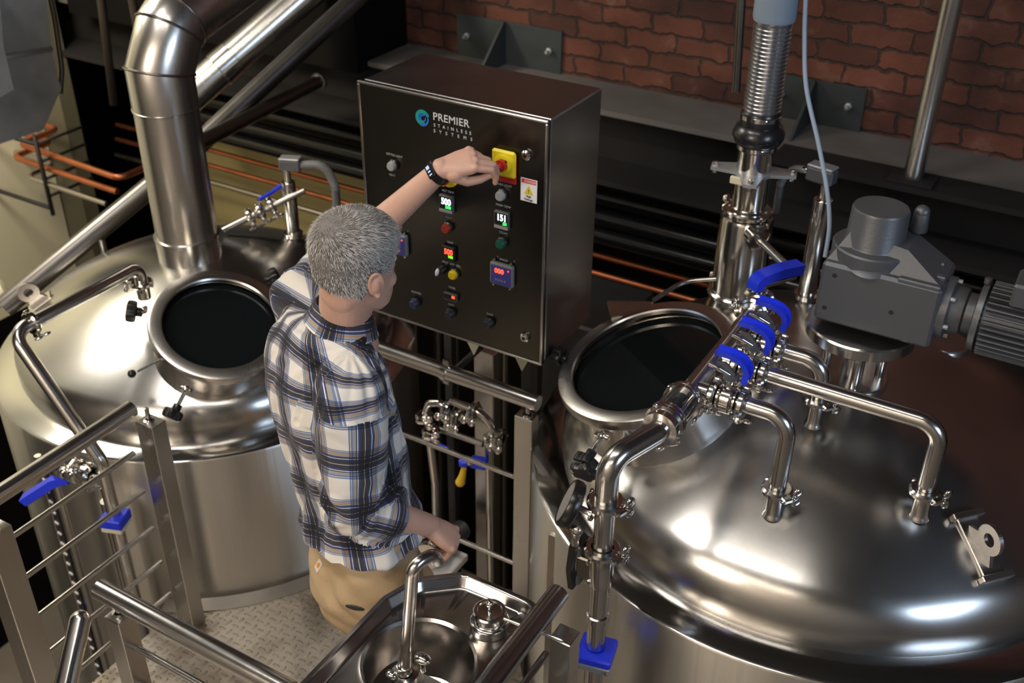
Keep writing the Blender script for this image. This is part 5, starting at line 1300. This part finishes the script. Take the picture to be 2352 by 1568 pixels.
# ------------------------------------------------------------------ vent on the right tank
f = DR(1690, 690); vx, vy = f.x, f.y
def zf_(py): return PY(1700, py, vy).z
t = thing('vent_stack', 'upright polished vent stack with a corrugated hose behind the right tank manway', 'duct', f)
za_ = zf_(490)
b = MB(); b.lathe([(.092, f.z-.02), (.082, f.z+.02), (.080, za_-.01), (.076, za_), (.06, za_+.004)], (vx, vy, 0), n=56); b.build('lower_body', chrome, t)
zb_ = zf_(405); zc2 = zf_(330); zd = zf_(300); ze = zf_(243); zt2 = zf_(25)
b = MB(); b.lathe([(.050, za_), (.063, za_+.006), (.063, za_+.022), (.050, za_+.028), (.051, zb_), (.051, zc2+.01)], (vx, vy, 0), n=48); b.build('upper_tube', chrome, t)
clamp(t, (vx, vy, za_+.014), (0,0,1), .056, (-.8,.6,0)); clamp(t, (vx, vy, f.z+.035), (0,0,1), .078, (-.8,.6,0))
# cross-shaped bracket plate
zp = zf_(388); b = MB(); pol = []
for k in range(4):
    a = R(15+90*k); 
    for da, rr in ((-34, .062), (-9, .125), (9, .125), (34, .062)): pol.append((rr*math.cos(a+R(da)), rr*math.sin(a+R(da))))
b.prism(pol, .010, (vx, vy, zp), (1,0,0), (0,1,0)); 
b.build('star_bracket', galv, t)
for k in range(4): a = R(15+90*k); b = MB(); b.cyl((vx+.112*math.cos(a), vy+.112*math.sin(a), zp-.014), (vx+.112*math.cos(a), vy+.112*math.sin(a), zp+.020), .008, 12); b.build('bracket_bolt', chrome, t)
b = MB(); b.box((vx-.01, vy-.058, zp-.012), (.075, .012, .022), bev=.002); b.build('bracket_tab', cream, t)
zr_ = (zd+zc2)/2
b = MB(); b.lathe([(.052, zc2-.005), (.055, zc2), (.055, zc2+.012), (.066, zc2+.018), (.0745, zc2+.036), (.0745, zc2+.046), (.066, zc2+.066), (.057, zc2+.073), (.0575, ze-.006), (.054, ze)], (vx, vy, 0), n=56); b.build('rubber_coupler', rubber, t)
for z_ in (zc2+.006, ze-.016): b = MB(); b.lathe([(.0575, -.007), (.0592, -.006), (.0592, .006), (.0575, .007)], (vx, vy, z_), n=48); b.box((vx+.04, vy-.043, z_), (.024, .010, .012), Matrix.Rotation(R(40), 3, 'Z'), bev=.002); b.build('hose_clamp', chrome, t)
b = MB(); pr = [(.050, ze-.01)]; z_ = ze; 
while z_ < zt2: pr += [(.0535, z_+.0025), (.0535, z_+.0055), (.0505, z_+.0075), (.0505, z_+.0095)]; z_ += .0115
b.lathe(pr, (vx, vy, 0), n=44); b.build('corrugated_hose', mat('hose_alu', (.55, .56, .58), .25, .95), t)
b = MB(); b.lathe([(.056, zt2-.01), (.0585, zt2), (.0585, zt2+1.2)], (vx, vy, 0), n=40); b.build('upper_sleeve', mat('sleeve_blue', (.22, .29, .38), .5), t)
# slim grey pipe behind the vent
b = MB(); b.tube([PY(1690, 210, vy+.25), PY(1705, -40, vy+.25)], .014, 14); o = tag(b.build('conduit', steel_k), 'slim dark conduit running up just behind the corrugated hose', 'pipe')
# side branch of the vent with a thin rod
q = PY(1738, 545, vy-.10); q2 = PZ(1800, 605, ZM+.02)
t2 = thing('injector_pipe', 'thin bright pipe slanting from a clamped port on the vent stack to the far valve', 'pipe', q)
b = MB(); b.lathe([(0, -.03), (.024, -.03), (.024, .0), (.038, .004), (.038, .014), (.024, .018), (0, .018)], q, (q2-q).normalized(), 36); b.build('port_clamp', chrome, t2)
b = MB(); b.tube([q, q2+(q2-q)*.12], .0125, 20); b.build('tube', steel, t2)
# temperature probe with cable, right
def probe(base, top_px, hdr, lab, side, r=.021):
    p = base; zt_ = PY(top_px[0], top_px[1], p.y).z
    t = thing('temperature_probe', lab, 'sensor', p)
    b = MB(); b.cyl(p-V(0,0,.01), V(p.x, p.y, zt_), r, 28); b.cyl(V(p.x, p.y, zt_), V(p.x, p.y, zt_+.05), r*.5, 20, bev=0); b.lathe([(r, .012), (r+.010, .014), (r+.010, .028), (r, .030)], p, n=32); b.build('probe_tube', chrome, t)
    s = Vector(side).normalized(); M3 = Matrix((s, V(0,0,1).cross(s), V(0,0,1))).transposed()
    hc = V(p.x, p.y, zt_+.07)+s*.018
    b = MB(); b.box(hc, (.085, .042, .046), M3, bev=.006); b.build('connector_head', cast, t)
    b = MB(); b.box(hc+V(0,0,.026), (.08, .046, .008), M3, bev=.003); b.build('connector_lid', galv, t)
    return t, hc, s
bp_ = DR(1850, 690); tR, hcR, sR = probe(bp_, (1885, 455), None, 'upright steel probe with a boxy grey head left of the gear motor', (-.95, .2, 0), r=.028)
b = MB(); st0 = hcR+sR*.04; cb = bend([st0, st0+sR*.05+V(0,0,-.003), st0+sR*.085+V(0,0,-.06), st0+sR*.10+V(0,.05,-.18)], .05, 10)
b.cyl(st0-sR*.004, st0+sR*.02, .011, 16); b.build('cable_gland', chrome, tR)
b = MB(); rr_ = [.0105+(.0015 if i % 2 else 0) for i in range(len(cb))]; b.tube(cb, .0105, 12, radii=rr_); b.build('cable', mat('grey_cable', (.16,.17,.18), .45), tR)
# blue grey hanging cable
pts = [PY(1852, -30, 2.9), PY(1848, 80, 2.9), PY(1852, 200, 2.86), PY(1880, 330, 2.8), PY(1900, 440, 2.75), PY(1905, 520, 2.72), PY(1895, 590, 2.70)]
def smooth(P, n=8):
    out = []; P = [Vector(p) for p in P]
    for i in range(len(P)-1):
        p0 = P[max(i-1, 0)]; p1 = P[i]; p2 = P[i+1]; p3 = P[min(i+2, len(P)-1)]
        for k in range(n): t_ = k/n; out.append(.5*((2*p1)+(p2-p0)*t_+(2*p0-5*p1+4*p2-p3)*t_*t_+(3*p1-p0-3*p2+p3)*t_**3))
    return out+[P[-1]]
tag(MB().tube(smooth(pts), .0062, 14).build('hanging_cable', bluel), 'pale blue cable hanging down in front of the brick wall', 'cable')
# ------------------------------------------------------------------ left tank fittings
bl = DL(676, 548); tL, hcL, sL = probe(bl, (702, 428), None, 'upright steel probe with a grey head between the flue and the man', (.92, .38, 0), r=.026)
b = MB(); st0 = hcL+sL*.035; cb = bend([st0, st0+sL*.10+V(0,0,.01), st0+sL*.13+V(0,0,-.08), st0+sL*.13+V(.0,.0,-.25)], .06, 10)
rr_ = [.016+(.0015 if i % 2 else 0) for i in range(len(cb))]; b.tube(cb, .016, 14, radii=rr_); b.build('cable', bpy.data.materials['grey_cable'], tL)
# spray pipe behind the flue
a = DL(515, 540)+V(0,0,.02); zc_ = a.z+.06
c = PZ(668, 452, zc_+.05); t = thing('spray_pipe', 'thin pipe with clamps and a small blue lever behind the flue on the left tank', 'pipe', a)
b = MB(); b.tube([a, c+(c-a)*.2], .012, 20); b.build('tube', steel_b, t); dv = (c-a).normalized()
for f_ in (.40, .55, .72): clamp(t, lerp(a, c, f_), dv, .014, (.5,-.4,-.6))
b = MB(); q = lerp(a, c, .55); b.ball(q, .026, 20); b.cyl(q, q+V(0,0,.05), .009, 14); b.build('valve_body', chrome, t)
b = MB(); rib(b, bend([q+V(0,0,.05), q+V(.02,.05,.065), q+V(.035,.11,.085)], .03, 5), V(.9,-.4,0).normalized(), .007, .005); b.build('blue_lever', blue, t)
b = MB(); q = next(c_ for c_ in (DL(238, y_) for y_ in range(545, 640, 3)) if math.hypot(c_.x-TC1.x, c_.y-TC1.y) < .68 and c_.z > .5); b.cyl(q-V(0,0,.01), q+V(0,0,.055), .008, 12); tag(b.build('bleed_stub', steel_b), 'tiny upright steel stub on the far rim of the left tank', 'fitting')
# inlet pipe from the knob fitting over the left edge
d0 = DL(338, 742); zp = PY(322, 618, d0.y).z; zp = min(zp, d0.z+.19)
t = thing('inlet_pipe', 'long bent steel pipe over the left tank, running down behind the railing', 'pipe', d0)
e0 = PZ(318, 612, zp); e1 = PZ(28, 765, zp); e2 = PY(232, 1058, 1.60)
b = MB(); b.tube(bend([(e0.x+.0, e0.y, zp-.10), e0, e1, e2, e2+V(0,0,-1.2)], [.035, .05, .05], 12), .021, 28); b.build('bent_tube', steel, t)
b = MB(); b.cyl((e0.x, e0.y, zp-.12), (e0.x, e0.y, zp-.07), .0225, 24); b.build('nozzle', chrome, t)
clamp(t, (e0.x, e0.y, zp-.062), (0,0,1), .021, (-.9,-.2,0)); 
dd = (e1-e0).normalized(); clamp(t, lerp(e0, e1, .86), dd, .021, (.3,.0,-1)); 
cl = thing('valve_cluster', 'cluster of shiny clamps and a big blue lever on the pipe behind the left railing', 'valve', e2)
dn2 = V(0,0,-1)
b = MB(); q = e2+V(-.02, -.03, -.05); 
for i, (dx, dy, dz, r_) in enumerate(((-.03, .0, .0, .027), (-.07, -.01, -.005, .030), (-.115, -.02, -.01, .026))):
    b.lathe([(.016, -.02), (r_, -.018), (r_+.003, 0), (r_, .018), (.016, .02)], q+V(dx, dy, dz), (1,.15,.05), 32)
b.cyl(q+V(.03, 0, 0), q+V(-.16, -.02, -.015), .016, 24); b.build('valve_body', chrome, cl)
for k in range(3): clamp(cl, q+V(-.008-.045*k, -.004*k, .0), (1,.15,.05), .022, (0,-.3,1 if k % 2 else -1))
g0 = q+V(-.09, -.02, -.03); g1 = PY(32, 1162, g0.y-.10)
b = MB(); gd = (g1-g0).normalized(); rib(b, bend([g0+V(0,0,.0), g0+gd*.05+V(0,0,.014), g0+gd*.18+V(0,0,.0)], .04, 6), gd.cross(V(0,0,1)).normalized(), .018, .016); b.build('blue_lever', blue, cl)
# second blue actuator lower on that pipe
q = V(e2.x, e2.y, PY(275, 1195, e2.y).z); t = thing('valve_actuator', 'blue capped actuator on the pipe behind the left railing', 'actuator', q)
b = MB(); b.box(q, (.075, .075, .035), Matrix.Rotation(R(20), 3, 'Z'), bev=.004); b.build('blue_cap', blue, t)
b = MB(); b.box(q-V(0,0,.026), (.07, .07, .018), Matrix.Rotation(R(20), 3, 'Z'), bev=.003); b.build('block', cream, t)
q = PY(192, 1385, 1.66); b = MB(); b.box(q, (.03, .05, .03), Matrix.Rotation(R(20), 3, 'Z'), bev=.004); tag(b.build('drain_valve_handle', blue), 'small blue handle low behind the left railing', 'valve')
# level scale: black strip with pale ticks, beside two slim tubes
lx = PY(135, 1200, 1.56); t = thing('level_gauge', 'black ladder-marked level gauge strip standing behind the left railing', 'gauge', (lx.x, 1.56, -.6))
zt_ = PY(60, 1040, 1.56).z
b = MB(); b.box((lx.x, 1.56, (zt_-1.2)/2), (.026, .010, zt_+1.2), bev=.001); b.build('strip', blackm, t)
for k in range(22):
    b = MB(); b.box((lx.x, 1.553, zt_-.03-.045*k), (.017, .004, .008), Matrix.Rotation(R(15), 3, 'Y')); b.build('tick', white_e, t)
for dx in (-.03, .03): b = MB(); b.cyl((lx.x+dx, 1.57, -1.2), (lx.x+dx, 1.57, zt_+.0), .011, 16, bev=0); b.build('guard_tube', steel_b, t)
b = MB(); b.cyl((-2.43, 1.62, -1.4), (-2.43, 1.62, .50), .022, 24, bev=0); tag(b.build('steam_pipe', steel_b), 'plain upright steel pipe between the left railing post and the tank', 'pipe')
# ------------------------------------------------------------------ things behind the rear railing
gus = thing('gusset_plate', 'pale triangular plates under the control cabinet', 'bracket', ((cx0+cx1)/2, 2.36, .98))
b = MB(); 
for (xa, xb) in ((cx0+.20, cx0+.33), (cx0+.37, cx0+.50)):
    b = MB(); b.prism([(0, 0), (xb-xa, 0), ((xb-xa)*.55, -.13)], .006, (xa, 2.34, cz0-.012), (1,0,0), (0,0,1)); b.build('plate', cream, gus)
b = MB(); q0 = PY(1105, 795, 2.36); q1 = PY(1038, 858, 2.30); b.tube([q0, q1+(q1-q0)*.3], .011, 12); tag(b.build('brace_rod', blackm), 'dark diagonal brace rod under the cabinet', 'brace')
bx = PY(1100, 1000, 2.42).x; b = MB(); b.box((bx, 2.475, -.3), (.075, .05, 2.4), bev=.003); tag(b.build('stand_leg', steel_b), 'wide pale upright steel leg directly below the cabinet', 'stand')
# manifold of small valves
YM = 2.34
t = thing('valve_manifold', 'tangle of small steel pipes and clamps below the rear handrail', 'pipework', PY(1040, 940, YM))
pp = lambda x, y, dy=0: PY(x, y, YM+dy)
b = MB(); b.tube(bend([pp(975, 960), pp(985, 925), pp(1020, 925), pp(1035, 960)], .03, 8), .013, 18); b.build('u_pipe', steel, t)
b = MB(); b.tube(bend([pp(1035, 920), pp(1100, 945), pp(1130, 975), pp(1132, 1010)], .05, 8), .013, 18); b.build('elbow_pipe', steel, t)
b = MB(); b.tube([pp(1010, 950), pp(1038, 985)], .010, 14); b.build('cross_pipe', steel, t)
b = MB(); b.tube([pp(985, 990), pp(1000, 1110), pp(1005, 1300)], .014, 18); b.build('down_pipe', steel_b, t)
b = MB(); b.tube([pp(1122, 1000), pp(1128, 1350)], .013, 18); b.build('down_pipe', steel_b, t)
b = MB(); b.tube([pp(1010, 985, .05), pp(1110, 1020, .05)], .011, 16); b.build('cross_pipe', steel_b, t)
for (x_, y_, a_) in ((975, 955, (0,0,1)), (1030, 935, (1,0,0)), (1052, 958, (1,0,0)), (1090, 942, (1,0,0)), (1132, 1005, (0,0,1)), (990, 990, (0,0,1)), (1150, 1005, (1,0,0))): clamp(t, pp(x_, y_), a_, .014, (.3,-1,.3))
b = MB(); q = pp(1010, 1024, -.02); b.box(q, (.07, .012, .022), Matrix.Rotation(R(4), 3, 'Y'), bev=.004); tag(b.build('blue_lever_valve', blue), 'blue lever lying along the rod behind the man', 'valve')
q = PY(1100, 1062, 2.30); t = thing('ball_valve', 'small valve with a blue bonnet and yellow handle near the rear railing', 'valve', q)
b = MB(); b.box(q, (.055, .04, .032), Matrix.Rotation(R(15), 3, 'Z'), bev=.006); b.cyl(q+V(-.03, -.01, -.005), q+V(-.06, -.02, -.012), .014, 16); b.build('bonnet', blue, t)
b = MB(); b.ball(q+V(-.018, -.022, .012), .014, 16); b.build('spindle', chrome, t)
b = MB(); e_ = q+V(-.038, -.03, -.018); b.tube([e_, e_+V(-.004, -.004, -.03), e_+V(-.010, -.008, -.055)], .01, 14, radii=[.009, .012, .016]); b.ball(e_+V(-.010, -.008, -.056), .0165, 16); b.build('yellow_handle', mat('handle_yellow', (.75, .48, .04), .4), t)
# pump on the floor below the hand
q = PY(985, 1270, 2.20); t = thing('pump', 'dim round pump head showing below the right hand', 'pump', q)
b = MB(); b.lathe([(0, -.03), (.045, -.03), (.05, -.02), (.05, .02), (.045, .03), (0, .03)], q, (.3,-1,.3), 36); b.build('pump_head', chrome, t)
b = MB(); b.cyl(q, q+V(.02,.18,-.02), .035, 24); b.build('motor_body', cast, t)
b = MB(); b.box((q.x-.02, q.y+.04, q.z-.075), (.20, .16, .03), bev=.004); b.build('skid', white_e, t)
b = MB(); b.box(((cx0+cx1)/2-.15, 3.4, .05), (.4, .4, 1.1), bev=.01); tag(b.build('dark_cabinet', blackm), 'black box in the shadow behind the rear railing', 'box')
for (x_, y0, y1, yy, r_) in ((1050, 900, 1300, 2.75, .012), (1160, 900, 1250, 2.85, .014), (1010, 800, 1250, 3.0, .018)):
    b = MB(); b.tube([PY(x_, y0, yy)+V(0,0,.3), PY(x_, y1, yy)-V(0,0,.5)], r_, 12); tag(b.build('upright_pipe', steel_k), {1050: 'thin dim upright pipe behind the rods, middle of three', 1160: 'thin dim upright pipe behind the rods, rightmost of three', 1010: 'dim upright pipe behind the rods, leftmost of three'}[x_], 'pipe')
# pale band on the cladding seam of the right tank left side: upright flat strips on the skirt
for k, (px, lab) in enumerate(((1262, 'tall flat steel strip standing between the rear railing post and the right tank'),)):
    q = PY(px, 1300, 1.95); b = MB(); b.box((q.x, 1.97, -.35), (.03, .012, 2.2), bev=.002); tag(b.build('cover_strip', steel_b), lab, 'strip')
